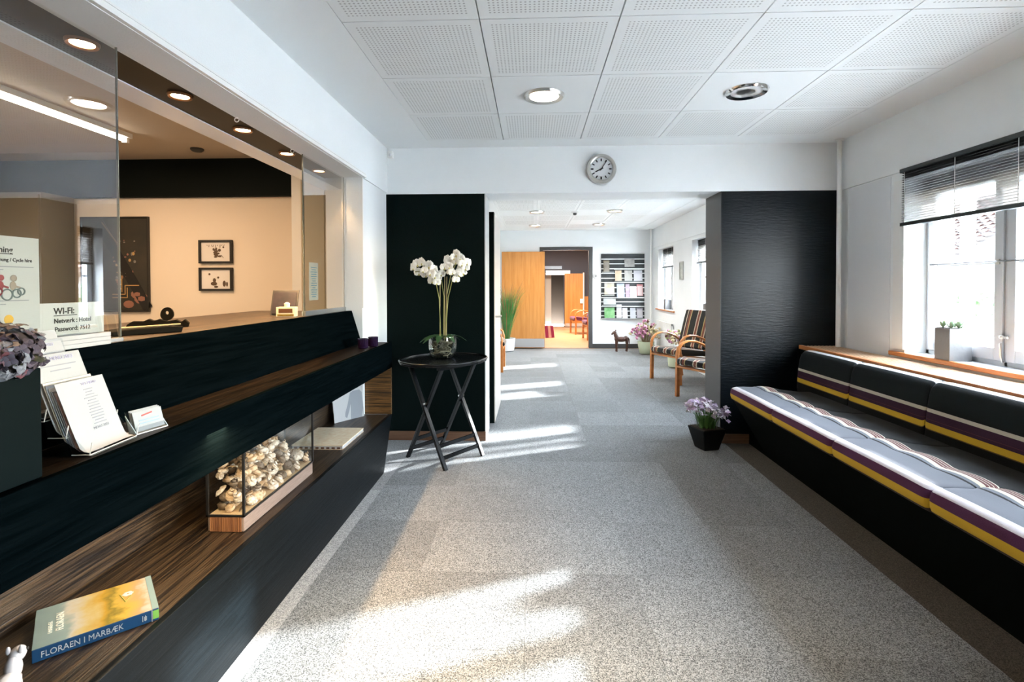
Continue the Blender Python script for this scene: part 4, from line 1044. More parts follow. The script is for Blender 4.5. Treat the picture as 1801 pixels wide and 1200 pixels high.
# things on the office side of the counter
do = thing('desk_ornament', 'dark wooden ornament with a pierced round head on the counter top', 'ornament', (-1.60, 2.12, 1.1125), math.radians(28)); do.scale = (.62, .62, .72)
dm = P('ornament_dark', (.006, .005, .003), .7, spec=.06)
m = MB().prism([(-.19, 0), (.17, 0), (.175, .022), (.15, .045), (.13, .030), (.10, .044), (.05, .036), (.0, .050), (-.03, .040), (-.06, .052), (-.09, .038), (-.15, .040), (-.18, .022)], 'y', -.03, .03)
m.build('base', dm, do, bevel=.003)
rg = MB(); n = 22; o_ = [(.045*math.cos(2*PI*k/n)*.85+.045, .045*math.sin(2*PI*k/n)*(1 if math.sin(2*PI*k/n) > 0 else .75)+.074) for k in range(n)]; i_ = [(.011*math.cos(2*PI*k/n)+.045, .011*math.sin(2*PI*k/n)+.086) for k in range(n)]
vs_ = [(x, -.02, z) for x, z in o_]+[(x, -.02, z) for x, z in i_]+[(x, .02, z) for x, z in o_]+[(x, .02, z) for x, z in i_]
fs = []
for k in range(n):
    q = (k+1) % n; fs += [(k, q, n+q, n+k), (2*n+k, 3*n+k, 3*n+q, 2*n+q), (k, 2*n+k, 2*n+q, q), (n+k, n+q, 3*n+q, 3*n+k)]
rg.add(vs_, fs).build('ring_head', dm, do, smooth=True)
cb2 = thing('dark_tray', 'low black tray with a pen on the counter beside the glass edge', 'tray', (-1.45, 1.84, 1.1125), math.radians(58))
MB().prism([(-.11, 0), (.11, 0), (.115, .022), (.06, .026), (-.06, .022), (-.115, .016)], 'y', -.05, .05).build('tray', dm, cb2, bevel=.004)
MB().tube([(-.09, -.045, .028), (.11, -.035, .030)], .003, 8).build('pen', stake_m, cb2, smooth=True)
tf = thing('tilted_screen', 'dark framed tablet leaning on the counter near the cream cupboard', 'tablet', (-1.50, 3.02, 1.1125), math.radians(12))
MB().prism([(-.03, 0), (-.018, 0), (.052, .150), (.040, .150)], 'x', -.075, .075).build('frame', black_metal, tf)
MB().prism([(-.0286, .012), (-.0276, .012), (.0352, .140), (.0342, .140)], 'x', -.066, .066).xf(Matrix.Translation((0, -.003, 0))).build('screen', P('screen_dark', (.015, .014, .02), .35, spec=.2, noise=(15, (.035, .025, .035))), tf)
gb = thing('gold_gift_box', 'small white and gold box in front of the tilted dark tablet', 'box', (-1.425, 2.90, 1.1125), math.radians(10))
bx(-.052, .052, -.03, .03, .0, .055).build('box', P('cream_box', (.82, .70, .48), .4), gb, bevel=.002)
bx(-.038, .038, -.0315, -.03, .022, .046).build('label', P('brown_label', (.12, .05, .02), .5), gb)
bx(-.045, .045, -.0312, -.0300, .004, .014).build('gold_band', P('gold', (.75, .55, .12), .25, .9), gb)
MB().lathe([(.014, .055), (.016, .075), (.006, .082), (.0001, .082)], 14).build('knob', P('cream_box2', (.80, .70, .56), .4), gb, smooth=True)

def picture(label, cx, cz, w, h, fwid, mats, build_art):
    p = thing('framed_picture', label, 'picture', (cx, OY-.001, cz), 0)
    fm = MB()
    for a in ((-w, w, h-fwid, h), (-w, w, -h, -h+fwid), (-w, -w+fwid, -h+fwid, h-fwid), (w-fwid, w, -h+fwid, h-fwid)): fm.box(a[0], a[1], -.028, 0, a[2], a[3])
    fm.build('frame', black_metal, p, bevel=.002)
    bx(-w+fwid, w-fwid, -.012, -.004, -h+fwid, h-fwid).build('print', mats, p)
    build_art(p); return p
def art_big(p):
    g = P('art_gold', (.40, .25, .10), .5); pk = P('art_rose', (.26, .12, .085), .6); dkk = P('art_black', (.006, .006, .007), .5)
    y = -.0135
    MB().bar((-.15, y, .38), (.30, y, -.40), .09, .002, (0, 1, 0)).build('beam_print', dkk, p)
    MB().bar((-.12, y-.001, .38), (.02, y-.001, .19), .012, .002, (0, 1, 0)).build('rail_print', P('art_brown', (.14, .09, .05), .6), p)
    for (a, b) in (((-.03, -.27), (.09, -.27)), ((.09, -.27), (.09, -.19)), ((.09, -.19), (.22, -.19)), ((-.03, -.30), (.11, -.30)), ((.11, -.30), (.11, -.21)), ((.06, -.25), (.06, -.10)), ((.0, -.14), (.06, -.14)), ((.02, -.18), (.06, -.18)), ((.02, -.22), (.06, -.22))):
        MB().bar((a[0], y-.002, a[1]), (b[0], y-.002, b[1]), .008, .002, (0, 1, 0)).build('step_print', g, p)
    for k in range(26):
        MB().ball((R.uniform(-.04, .20), y, R.uniform(-.16, .22)), (R.uniform(.004, .014), .0012, R.uniform(.004, .018)), 7, 4).build('fleck_print', R.choice([g, pk, P('art_grey', (.18, .17, .15), .6) if 'art_grey' not in MATS else MATS['art_grey']]), p)
    for (x, z, r_) in ((.20, -.27, .06), (.24, -.31, .07), (.12, -.36, .05)):
        MB().ball((x, y, z), (r_, .0012, r_*.7), 12, 5).build('stone_print', pk, p)
picture('large dark picture of a stepped stone stair on the peach office wall', -3.76, 1.488, .315, .428, .012, P('art_dark', (.018, .020, .018), .5, noise=(6, (.035, .030, .022))), art_big)
def art_flow(up_):
    def f(p):
        bm_ = P('pressed_brown', (.09, .055, .03), .7) if 'pressed_brown' not in MATS else MATS['pressed_brown']
        y = -.0135
        if up_:
            for k in range(9): MB().bar((-.08+.02*k, y, .062), (-.08+.02*k+R.uniform(-.01, .01), y, .062-R.uniform(.005, .03)), .004, .001, (0, 1, 0)).build('sprig_print', bm_, p)
            for k in range(16): MB().ball((R.uniform(-.03, .05), y, R.uniform(-.05, .03)), (R.uniform(.008, .018), .001, R.uniform(.006, .015)), 7, 4).build('bloom_print', bm_, p)
            MB().bar((.05, y, -.03), (.07, y, -.055), .004, .001, (0, 1, 0)).build('sprig_print', bm_, p); MB().ball((.07, y, .04), (.009, .001, .009), 8, 4).build('bloom_print', bm_, p)
        else:
            for (x, z, a, b) in ((-.02, -.04, .03, .018), (-.015, -.01, .015, .02), (.075, -.04, .015, .028), (.10, -.045, .009, .022), (-.06, .045, .010, .010), (.02, .015, .010, .010), (.0, -.068, .02, .01)):
                MB().ball((x, y, z), (a, .001, b), 8, 5).build('bloom_print', bm_, p)
    return f
prm = P('picture_mat', (.74, .70, .66), .6)
picture('upper small black framed picture of pressed flowers on the peach office wall', -2.83, 1.598, .152, .104, .018, prm, art_flow(True))
picture('lower small black framed picture of pressed flowers on the peach office wall', -2.83, 1.352, .152, .104, .018, prm, art_flow(False))

# ------------------------------------------------------------------ planter on the window sill and floor flowers
sp_ = thing('window_planter', 'grey square planter with pale succulents on the window sill above the bench', 'planter', (2.505, 3.13, .8395), math.radians(-4))
MB().prism([(-.062, -.062), (.062, -.062), (.062, .062), (-.062, .062)], 'z', 0, .19).xf(Matrix(((1, 0, 0, 0), (0, 1, 0, 0), (0, 0, 1, 0), (0, 0, 0, 1)))).build('pot', P('planter_zinc', (.17, .175, .18), .5, bump=(60, .1)), sp_, bevel=.003)
bx(-.055, .055, -.055, .055, .185, .193).build('soil', MATS['soil'], sp_)
suc = P('succulent', (.22, .32, .20), .5)
for (x, y) in ((-.03, -.03), (.03, -.02), (0, .03), (-.035, .03), (.035, .035), (.0, -.045)):
    for k in range(8):
        a = k*PI/4+R.random(); d = Vector((math.cos(a), math.sin(a), 0)); p0 = Vector((x, y, .192))
        MB().strip([p0, p0+d*.012+Vector((0, 0, .014)), p0+d*.022+Vector((0, 0, .03)), p0+d*.026+Vector((0, 0, .042))], [.004, .008, .006, .001], (-d.y, d.x, 0)).build('leaf', suc, sp_, smooth=True)

fp = thing('floor_flower_pot', 'dark square pot of lilac flowers on the carpet at the right pillar', 'planter', (1.375, 4.06, 0), math.radians(18))
dkpot = P('dark_pot', (.003, .0045, .005), .6, spec=.15)
MB().add([(-.065, -.065, 0), (.065, -.065, 0), (.065, .065, 0), (-.065, .065, 0), (-.105, -.105, .165), (.105, -.105, .165), (.105, .105, .165), (-.105, .105, .165)],
         [(0, 3, 2, 1), (4, 5, 6, 7), (0, 1, 5, 4), (1, 2, 6, 5), (2, 3, 7, 6), (3, 0, 4, 7)]).build('pot', dkpot, fp, bevel=.006)
bx(-.09, .09, -.09, .09, .150, .170).build('soil', MATS['soil'], fp)
gl = P('herb_green', (.045, .14, .03), .5, noise=(30, (.12, .26, .07)))
fm_ = MB()
for k in range(170):
    a = R.uniform(0, 2*PI); d = Vector((math.cos(a), math.sin(a), 0)); r0 = R.uniform(0, .08); h = R.uniform(.05, .15); o = R.uniform(.01, .06)
    p0 = d*r0+Vector((0, 0, .168))
    fm_.strip([p0, p0+d*o*.3+Vector((0, 0, h*.5)), p0+d*o+Vector((0, 0, h))], [.003, .005, .001], (-d.y, d.x, 0))
fo = fm_.build('foliage', gl, fp, smooth=True); fo['kind'] = 'stuff'
fl2 = [floret_mesh('floret', P(nm, c, .6), .017) for nm, c in (('lilac_pale', (.66, .58, .68)), ('lilac_white', (.78, .74, .78)), ('lilac_mid', (.45, .34, .50)))]
for k in range(230):
    a = R.uniform(0, 2*PI); r_ = .165*math.sqrt(R.random()); 
    x, y = r_*math.cos(a), r_*math.sin(a)
    front = 1 if (y < -.03) else 0
    z = .395-.10*(r_/.165)**2-R.uniform(0, .05)-(x*.55 if True else 0)*.6
    if front and z < .27 and R.random() < .8: z += .07
    inst('floret', R.choice(fl2), fp, (x, y, z), (R.uniform(-.7, .7)+(.6 if front else 0), R.uniform(-.7, .7), R.uniform(0, 3)), (1.15, 1.15, 1.15))
sm_ = MB()
for k in range(40):
    a = R.uniform(0, 2*PI); r_ = R.uniform(.02, .13)
    sm_.tube([(r_*.4*math.cos(a), r_*.4*math.sin(a), .165), (r_*.8*math.cos(a), r_*.8*math.sin(a), .27), (r_*math.cos(a), r_*math.sin(a), .34-.5*r_)], .0018, 4)
so_ = sm_.build('stem', gl, fp); so_['kind'] = 'stuff'

# ------------------------------------------------------------------ corridor furniture
chs = [(0, (.016, .016, .014)), (.10, (.58, .48, .36)), (.13, (.016, .016, .014)), (.17, (.20, .06, .035)), (.24, (.45, .34, .14)), (.27, (.016, .016, .014)), (.46, (.016, .016, .014)), (.50, (.58, .48, .36)), (.53, (.20, .06, .035)),
       (.60, (.55, .44, .3)), (.63, (.016, .016, .014)), (.80, (.45, .34, .14)), (.83, (.20, .06, .035)), (.90, (.58, .48, .36)), (.93, (.016, .016, .014))]
chair_fab = STRIPES('chair_stripes', chs, axis=0)
purple_fab = P('purple_fabric', (.12, .02, .07), .85, noise=(14, (.18, .035, .10)), sheen=.2)
def pad(prof, w, mat, name, parent):
    m = MB(); m.uv = []; n = len(prof); vs_ = []; fs = []
    tt = [0, .02, .06, .12, .3, .5, .7, .88, .94, .98, 1]
    cx = sum(p[0] for p in prof)/n; cz = sum(p[1] for p in prof)/n
    for t in tt:
        e = min(t, 1-t); k = min(1, e/.10); sh = .55+.45*math.sqrt(max(0, 1-(1-k)**2)) if e < .10 else 1
        for p in prof:
            nx, nz = p[0]-cx, p[1]-cz
            vs_.append((-w+2*w*t, cx+nx*(.9+.1*sh), cz+nz*(.9+.1*sh))); m.uv.append((t, 0))
    for j in range(len(tt)-1):
        for i in range(n): fs.append((j*n+i, j*n+(i+1) % n, (j+1)*n+(i+1) % n, (j+1)*n+i))
    fs.append(tuple(range(n))); fs.append(tuple((len(tt)-1)*n+i for i in range(n))[::-1])
    m.add(vs_, fs); return m.build(name, mat, parent, smooth=True)
def armchair(label, loc, rz, fab, group, wood=chair_wood):
    t = thing('bentwood_armchair', label, 'chair', loc, rz, group)
    for s_ in (-1, 1):
        x = s_*.272
        MB().bar((x, -.255, 0), (x, -.25, .40), .045, .034, (1, 0, 0)).build('leg', wood, t, bevel=.004)
        MB().bar((x, .285, 0), (x, .21, .42), .042, .032, (1, 0, 0)).build('leg', wood, t, bevel=.004)
        pts = [(x, -.25, .38), (x, -.262, .48), (x, -.24, .56), (x, -.18, .615), (x, -.09, .635), (x, .02, .625), (x, .14, .585), (x, .24, .52), (x, .30, .43)]
        MB().tube(pts, .014, 8, sx=1.9).build('armrest', wood, t, smooth=True)
        MB().bar((x, -.25, .36), (x, .24, .30), .05, .024, (0, 0, 1)).build('side_rail', wood, t, bevel=.003)
        MB().bar((s_*.22, .20, .34), (s_*.22, .37, .93), .036, .022, (1, 0, 0)).build('back_post', wood, t, bevel=.003)
    MB().bar((-.26, -.245, .350), (.26, -.245, .350), .055, .024, (0, 0, 1)).build('front_rail', wood, t, bevel=.003)
    MB().bar((-.26, .21, .31), (.26, .21, .31), .05, .024, (0, 0, 1)).build('rear_rail', wood, t, bevel=.003)
    pad([(-.29, .385), (-.30, .41), (-.29, .445), (-.25, .462), (-.1, .448), (.1, .425), (.22, .41), (.24, .38), (.22, .345), (0, .355), (-.2, .372)], .245, fab, 'seat_cushion', t)
    pad([(.20, .42), (.235, .42), (.30, .60), (.36, .80), (.395, .93), (.375, .95), (.335, .945), (.29, .82), (.23, .62), (.18, .45)], .235, fab, 'back_cushion', t)
    return t
c1 = armchair('bentwood armchair with striped cushions nearer the brochure rack', (2.00, 6.97, 0), math.radians(-63), chair_fab, 'bentwood armchairs in the corridor')
dup(c1, (2.03, 5.83, 0), math.radians(-62), 'bentwood armchair half hidden by the dark right pillar', 'bentwood armchairs in the corridor')
dup(c1, (-.71, 7.80, 0), math.radians(90), 'bentwood armchair showing one orange leg beside the potted grass', 'bentwood armchairs in the corridor')
armchair('purple armchair with orange frame in the room beyond the doorway', (1.52, 12.25, 0), math.radians(-84), purple_fab, 'purple lounge chairs')
armchair('red wood lounge chair standing farther back in the room beyond the doorway', (1.34, 13.7, 0), math.radians(-80), purple_fab, 'purple lounge chairs')
fcs = thing('floor_cushion', 'magenta striped cushion on the lounge floor seen through the doorway', 'cushion', (.34, 12.6, 0.001), math.radians(20))
for k in range(5):
    MB().prism([(-.20+.08*k, 0), (-.12+.08*k, 0), (-.14+.075*k, .30), (-.21+.075*k, .30)], 'y', -.07, .07).build('stripe_panel', P('cushion_mag', (.30, .03, .12), .8) if k == 0 else (MATS['cushion_mag'] if k % 2 == 0 else MATS.get('cushion_pink') or P('cushion_pink', (.66, .42, .45), .8)), fcs, bevel=.01)

gp = thing('potted_grass', 'tall green ornamental grass in a white pot before the orange door', 'plant', (-.50, 9.98, 0))
MB().lathe([(.10, 0), (.14, .02), (.165, .26), (.155, .26), (.13, .06), (.0001, .05)], 28).build('pot', P('pot_white', (.80, .80, .80), .3), gp, smooth=True)
MB().lathe([(.15, .225), (.0001, .23)], 20).build('soil', MATS['soil'], gp)
gr1 = P('grass_green', (.035, .16, .03), .5, noise=(6, (.10, .28, .06))); gr2 = P('grass_tip', (.30, .16, .06), .6)
for mt, nn, hh in ((gr1, 260, (.55, 1.05)), (gr2, 60, (.85, 1.18))):
    g = MB()
    for k in range(nn):
        a = R.uniform(0, 2*PI); d = Vector((math.cos(a), math.sin(a), 0)); h = R.uniform(*hh); o = R.uniform(.02, .44)*h/1.0
        p0 = d*R.uniform(0, .06)+Vector((0, 0, .23)); lean = Vector((.07, 0, 0))*h
        g.strip([p0, p0+d*o*.25+lean*.3+Vector((0, 0, h*.45)), p0+d*o*.6+lean*.7+Vector((0, 0, h*.82)), p0+d*o+lean+Vector((0, 0, h))], [.003, .006, .004, .0006], (-d.y, d.x, 0))
    o_ = g.build('blades' if mt is gr1 else 'seed_heads', mt, gp); o_['kind'] = 'stuff'

hr = thing('wooden_horse', 'small dark wooden horse standing on the carpet below the brochure rack', 'figurine', (1.735, 10.0, 0), math.radians(8))
hm = P('horse_wood', (.05, .020, .013), .5, noise=(25, (.10, .045, .028)))
b_ = MB().ball((0, 0, .235), (.125, .048, .052), 16, 10).ball((-.085, 0, .245), (.055, .045, .058), 12, 8).ball((.09, 0, .245), (.05, .046, .055), 12, 8)
b_.tube([(-.085, 0, .255), (-.115, 0, .315), (-.128, 0, .36), (-.125, 0, .385)], [.045, .036, .030, .024], 10)
b_.tube([(-.115, 0, .385), (-.155, 0, .368), (-.185, 0, .342), (-.195, 0, .330)], [.026, .025, .018, .014], 10)
b_.build('body', hm, hr, smooth=True)
for x, y in ((-.095, -.026), (-.095, .026), (.105, -.026), (.105, .026)):
    MB().tube([(x, y, .23), (x+(.012 if x > 0 else 0), y, .12), (x, y, .02), (x-.004, y, 0)], [.026, .017, .013, .018], 8).build('leg', hm, hr, smooth=True)
for y in (-.014, .014): MB().lathe([(.009, 0), (.006, .018), (.0001, .034)], 8, (-.112, y, .398)).build('ear', hm, hr, smooth=True)
MB().tube([(.135, 0, .265), (.155, 0, .23), (.158, 0, .14)], [.014, .016, .006], 8).build('tail', hm, hr, smooth=True)
MB().strip([(-.105, 0, .405), (-.088, 0, .36), (-.066, 0, .30), (-.05, 0, .285)], [.008, .010, .010, .006], (0, 1, 0)).build('mane', black_metal, hr)

df = thing('dried_flower_pot', 'pale pot of dried pink and cream flowers in the corner below the far window', 'plant', (2.13, 9.62, 0))
MB().lathe([(.09, 0), (.12, .02), (.15, .16), (.155, .24), (.140, .24), (.12, .05), (.0001, .04)], 24).build('pot', P('pot_pale_green', (.55, .60, .42), .4), df, smooth=True)
MB().lathe([(.14, .20), (.0001, .21)], 16).build('soil', MATS['soil'], df)
dcols = [('dry_pink', (.55, .25, .38)), ('dry_cream', (.72, .62, .38)), ('dry_brown', (.14, .05, .04)), ('dry_violet', (.50, .42, .30)), ('dry_olive', (.35, .36, .16))]
dme = []
for nm, c in dcols:
    mt = P(nm, c, .8); m = MB().ball((0, 0, 0), (.016, .016, .022), 6, 5)
    for k in range(5):
        a = k*2*PI/5; m.strip([(0, 0, 0), (.018*math.cos(a), .018*math.sin(a), .012), (.03*math.cos(a), .03*math.sin(a), .008)], [.004, .010, .001], (-math.sin(a), math.cos(a), 0))
    dme.append(m.build('dried_bloom', mt, smooth=True, mesh_only=True))
st_ = MB()
for k in range(110):
    a = R.uniform(0, 2*PI); d = Vector((math.cos(a), math.sin(a), 0)); h = R.uniform(.12, .42); o = R.uniform(.02, .30)
    p1 = d*o+Vector((0, 0, .22+h*(1-.45*o/.3))); st_.tube([d*.05+Vector((0, 0, .20)), d*o*.5+Vector((0, 0, .22+h*.55)), p1], .0025, 4)
    if p1.x+2.13 > 2.34: continue
    ci = (0 if d.x < -.2 and d.y < .5 else R.choice([1, 1, 2, 3, 4])) if R.random() < .75 else R.choice(range(5))
    inst('dried_bloom', dme[ci], df, p1, (R.uniform(-.6, .6), R.uniform(-.6, .6), 0), (1.25, 1.25, 1.25))
o_ = st_.build('stems', P('dry_stem', (.30, .22, .12), .8), df); o_['kind'] = 'stuff'
# second dried arrangement half hidden between chair and window wall
df2 = thing('dried_flower_pot', 'second pot of dried flowers half hidden behind the corridor armchair', 'plant', (2.24, 8.05, 0))
MB().lathe([(.08, 0), (.11, .02), (.13, .30), (.12, .30), (.0001, .1)], 20).build('pot', MATS['pot_pale_green'], df2, smooth=True)
for k in range(60):
    a = R.uniform(0, 2*PI); p1 = Vector((.16*math.cos(a)*R.random()-.04, .2*math.sin(a)*R.random(), R.uniform(.36, .56)))
    inst('dried_bloom', R.choice(dme), df2, p1, (R.uniform(-.6, .6), R.uniform(-.6, .6), 0), (1.2, 1.2, 1.2))

rd = thing('radiator', 'white panel radiator under the far corridor window', 'radiator', (2.425, 9.45, .12))
for k in range(16): bx(-.025, .02, -.52+.066*k, -.52+.066*k+.052, 0, .50).build('section', white_trim, rd, bevel=.006)
bx(-.02, .015, -.52, .53, .46, .485).build('top_rail', white_trim, rd)
for nm, y0, lb in (('a', 9.62, 'small grey planter on the far corridor sill'), ('b', 7.42, 'small grey planter on the corridor sill beside the dark pillar edge')):
    t = thing('sill_planter', lb, 'planter', (2.525, y0, .8395), 0, 'grey planters on the corridor sills')
    MB().prism([(-.055, -.055), (.055, -.055), (.055, .055), (-.055, .055)], 'z', 0, .18).build('pot', MATS['planter_zinc'], t, bevel=.003)
    bx(-.05, .05, -.05, .05, .176, .186).build('soil', MATS['soil'], t)
pc = thing('wall_picture', 'small pale picture hanging between the corridor windows', 'picture', (2.459, 8.48, 1.38))
for a in ((-.10, .10, .28, .30), (-.10, .10, 0, .02), (-.10, -.085, .02, .28), (.085, .10, .02, .28)): bx(-.016, 0, *a).build('frame', P('frame_silver', (.55, .55, .53), .4, .4) if 'frame_silver' not in MATS else MATS['frame_silver'], pc)
bx(-.008, -.002, -.085, .085, .02, .28).build('print', P('pale_print', (.62, .63, .58), .6, noise=(18, (.40, .44, .40))), pc)
th = thing('thermostat', 'grey round wall device beside the dark door frame', 'thermostat', (1.30, YE-.001, 1.485))
MB().lathe([(.055, 0), (.055, .022), (.045, .034), (.0001, .036)], 24).xf(rot).build('body', P('device_grey', (.52, .53, .54), .4), th, smooth=True)
MB().lathe([(.025, .036), (.022, .042), (.0001, .042)], 16).xf(rot).build('dial', P('device_dark', (.25, .26, .27), .4), th, smooth=True)
sw = thing('light_switch', 'small white light switch below the grey round device', 'switch', (1.30, YE-.001, 1.01))
bx(-.04, .04, -.010, 0, 0, .08).build('plate', P('switch_plate', (.70, .70, .69), .4), sw, bevel=.003); bx(-.022, .022, -.016, -.010, .015, .065).build('rocker', white_trim, sw, bevel=.002)

# brochure rack and its brochures
rk = thing('brochure_rack', 'dark slatted wall rack with metal rails on the corridor end wall', 'rack', (1.855, YE-.001, .612))
bx(-.442, .442, -.02, 0, 0, 1.325).build('back_board', P('rack_dark', (.022, .027, .030), .5), rk)
railm = P('rack_rail', (.70, .72, .71), .4, .3)
def rkz(zy): return 1.325-(440+zy/9.23-447)/113*1.325
def rkx(zx): return (1050+zx/9.23-1057)/76*.884-.442
for zy in (148, 225, 305, 378, 458, 525, 610, 700, 772, 840, 915, 990, 1065):
    z = rkz(zy); bx(-.442, .442, -.028, -.02, z-.009, z+.009).build('rail', railm, rk)
shelves = [(275, 745, 318), (80, 745, 525), (285, 745, 778), (80, 745, 915)]
for a, b, zy in shelves: bx(rkx(a), rkx(b), -.085, -.02, rkz(zy)-.004, rkz(zy)+.004).build('shelf', P('rack_shelf', (.62, .64, .62), .35, .2) if 'rack_shelf' not in MATS else MATS['rack_shelf'], rk)
for a, b, zy in ((80, 270, 360), (80, 275, 735), (80, 300, 895), (280, 745, 505), (80, 290, 1105), (300, 745, 1108)):
    bx(rkx(a), rkx(b), -.075, -.02, rkz(zy)-.004, rkz(zy)+.004).build('shelf', MATS['rack_shelf'], rk)
mags = [(100, 175, 195, 355, (.42, .38, .28), (.20, .16, .09), 'olive brown brochure at the upper end of the rack'),
        (440, 150, 600, 280, (.66, .65, .62), (.30, .29, .28), 'grey leaflet leaning on the top rack shelf'),
        (288, 335, 392, 500, (.72, .55, .36), (.80, .72, .60), 'peach coloured brochure in the second rack row'),
        (440, 335, 562, 500, (.70, .70, .68), (.50, .50, .46), 'grey and white brochure in the second rack row'),
        (588, 335, 725, 500, (.66, .66, .76), (.76, .76, .80), 'pale lilac brochure in the second rack row'),
        (115, 540, 275, 725, (.66, .56, .36), (.74, .78, .80), 'sandy landscape brochure in the middle rack row'),
        (315, 550, 440, 770, (.38, .48, .66), (.62, .68, .76), 'blue patterned brochure in the middle rack row'),
        (455, 555, 520, 770, (.66, .60, .66), (.45, .25, .40), 'narrow violet and white brochure in the middle rack row'),
        (525, 590, 635, 770, (.78, .66, .66), (.80, .78, .76), 'pinkish white brochure in the middle rack row'),
        (638, 560, 735, 745, (.68, .12, .14), (.76, .50, .50), 'bright red brochure in the middle rack row'),
        (100, 790, 300, 885, (.46, .50, .50), (.62, .64, .62), 'low grey brochure above the green one'),
        (115, 935, 280, 1100, (.10, .42, .10), (.40, .66, .34), 'bright green brochure in the bottom rack row'),
        (310, 885, 395, 1100, (.74, .74, .72), (.80, .80, .78), 'tall white brochure in the bottom rack row'),
        (405, 940, 488, 1105, (.78, .74, .74), (.82, .80, .80), 'white brochure with a faint pink tint in the bottom rack row'),
        (530, 940, 620, 1105, (.62, .64, .68), (.74, .76, .78), 'pale grey brochure in the bottom rack row'),
        (635, 940, 735, 1100, (.28, .26, .30), (.50, .46, .50), 'dark greyish purple brochure in the bottom rack row')]
for i, (a, b, c, d, c1_, c2_, lb) in enumerate(mags):
    x0, x1, z0, z1 = rkx(a), rkx(c), rkz(d), rkz(b)
    t = thing('brochure', lb, 'brochure', (1.855+(x0+x1)/2, YE-.055, .612+z0+.004), 0, 'brochures in the wall rack')
    mt = P('brochure_%d' % i, tuple(v*.62 for v in c1_), .5, noise=(9, tuple(v*.62 for v in c2_))); w = (x1-x0)/2; h = z1-z0
    MB().prism([(-.014, 0), (-.004, 0), (.026, h), (.021, h)], 'x', -w, w).build('pages', mt, t)
    MB().prism([(-.0155, h*.02), (-.0145, h*.02), (.0145, h*.86), (.0135, h*.86)], 'x', -w*.8, w*.8).xf(Matrix.Translation((0, -.0025+.0025, 0))).build('cover_band', P('brochure_band_%d' % i, tuple(min(.85, v*.45+.15) for v in c2_), .5), t) if i % 3 == 0 else None

# ------------------------------------------------------------------ outside
struct(bx(2.75, 60, -40, 60, -.6, -.5).build('ground_outside', P('paving', (.56, .56, .55), .9, noise=(4, (.64, .64, .63)))))
hs_ = thing('neighbour_house', 'neighbouring house with red tiled roof seen through the window', 'building', (12, 15.5, -.5))
hw = dict(parent=hs_, world=True)
brick_w = P('pale_brick', (.10, .10, .10), .9, noise=(8, (.14, .13, .13)))
bx(9.0, 15.0, 11.5, 24, -.5, 1.75).build('wall', brick_w, **hw)
def roof(y0, y1, x0, x1, z0, z1):
    m = MB(); nr, nc = 20, int((y1-y0)/.26)
    for j in range(nr):
        for i in range(nc):
            a, b = y0+(y1-y0)*i/nc, y0+(y1-y0)*(i+1)/nc; t0, t1 = j/nr, (j+1)/nr
            xa, xb = x0+(x1-x0)*t0-.03, x0+(x1-x0)*t1; za, zb = z0+(z1-z0)*t0+.05, z0+(z1-z0)*t1
            m.add([(xa, a, za), (xa, (a+b)/2, za+.05), (xa, b, za), (xb, a, zb), (xb, (a+b)/2, zb+.05), (xb, b, zb)], [(0, 1, 4, 3), (1, 2, 5, 4)])
    return m
roof(11.3, 24.2, 8.75, 12.0, 1.72, 3.6).build('roof', P('roof_tile', (.15, .085, .075), .8, noise=(3, (.10, .055, .05))), **hw)['kind'] = 'stuff'
MB().prism([(8.75, 1.66), (12.0, 3.55), (15.3, 1.66)], 'y', 11.35, 24.1).build('gable', brick_w, **hw)
for y in (12.4, 14.2, 16.0, 18.0):
    f = bx(8.96, 9.0, y, y+1.0, .1, 1.35).build('window', white_trim, **hw)
    for a in (.08, .54): bx(8.94, 8.965, y+a, y+a+.38, .18, 1.27).build('pane', P('far_pane', (.10, .12, .14), .15) if 'far_pane' not in MATS else MATS['far_pane'], f, world=True)
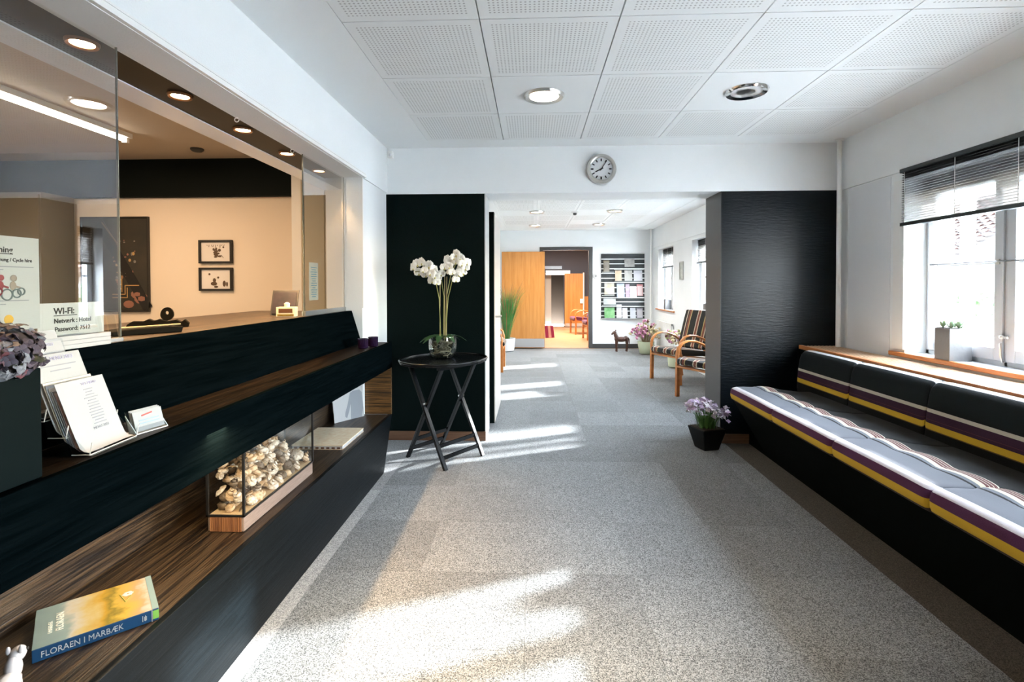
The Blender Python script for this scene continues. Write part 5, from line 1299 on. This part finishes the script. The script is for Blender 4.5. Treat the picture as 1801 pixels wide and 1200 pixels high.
vr = thing('white_veranda', 'white painted timber veranda outside the hall window', 'veranda', (5.9, 7.6, -.5))
for k in range(5):
    y = 6.3+.72*k; x = 5.2+.33*k
    bx(x-.05, x+.05, y-.05, y+.05, -.5, 3.0).build('post', white_trim, vr, world=True)
for k in range(4):
    y = 6.3+.72*k; x = 5.2+.33*k
    for z in (1.0, .15, 2.9): MB().bar((x, y, z), (x+.33, y+.72, z), .05, .10, (0, 0, 1)).build('rail', white_trim, vr, world=True)
    for q in range(1, 4): MB().bar((x+.33*q/4, y+.72*q/4, .2), (x+.33*q/4, y+.72*q/4, .96), .035, .035, (1, 0, 0)).build('baluster', white_trim, vr, world=True)
lfm = P('hedge_leaf', (.03, .065, .02), .7, noise=(5, (.06, .10, .04)))
for (x, y, s_, lb) in ((8.0, 9.5, 1.0, 'green shrub before the neighbouring house'), (7.4, 11.4, 1.1, 'taller green shrub beside the neighbouring house')):
    t = thing('garden_shrub', lb, 'shrub', (x, y, -.5), 0, 'shrubs outside the window')
    m = MB()
    for k in range(420):
        d = Vector((R.gauss(0, 1), R.gauss(0, 1), R.gauss(0, 1))).normalized(); p0 = Vector((0, 0, .9*s_))+Vector((d.x*.62, d.y*.62, d.z*.85))*s_*R.uniform(.6, 1)
        sd_ = d.cross(Vector((R.random()-.5, R.random()-.5, 1))).normalized()
        m.strip([p0, p0+d*.05+Vector((0, 0, .03)), p0+d*.10], [.02, .05, .005], sd_)
    m.build('foliage', lfm, t)['kind'] = 'stuff'
    MB().tube([(0, 0, 0), (0, 0, .8*s_)], [.05, .03], 7).build('stem', MATS['horse_wood'], t)
dg = bpy.context.evaluated_depsgraph_get(); dg.update()
for o in [o for o in bpy.data.objects if o.type == 'FONT']:
    me = bpy.data.meshes.new_from_object(o.evaluated_get(dg)); nm, par, ml = o.name, o.parent, o.matrix_local.copy()
    bpy.data.objects.remove(o)
    q = bpy.data.objects.new(nm, me); COL.objects.link(q); q.parent = par; q.matrix_local = ml
print('shells', nsh, 'objects', len(bpy.data.objects))
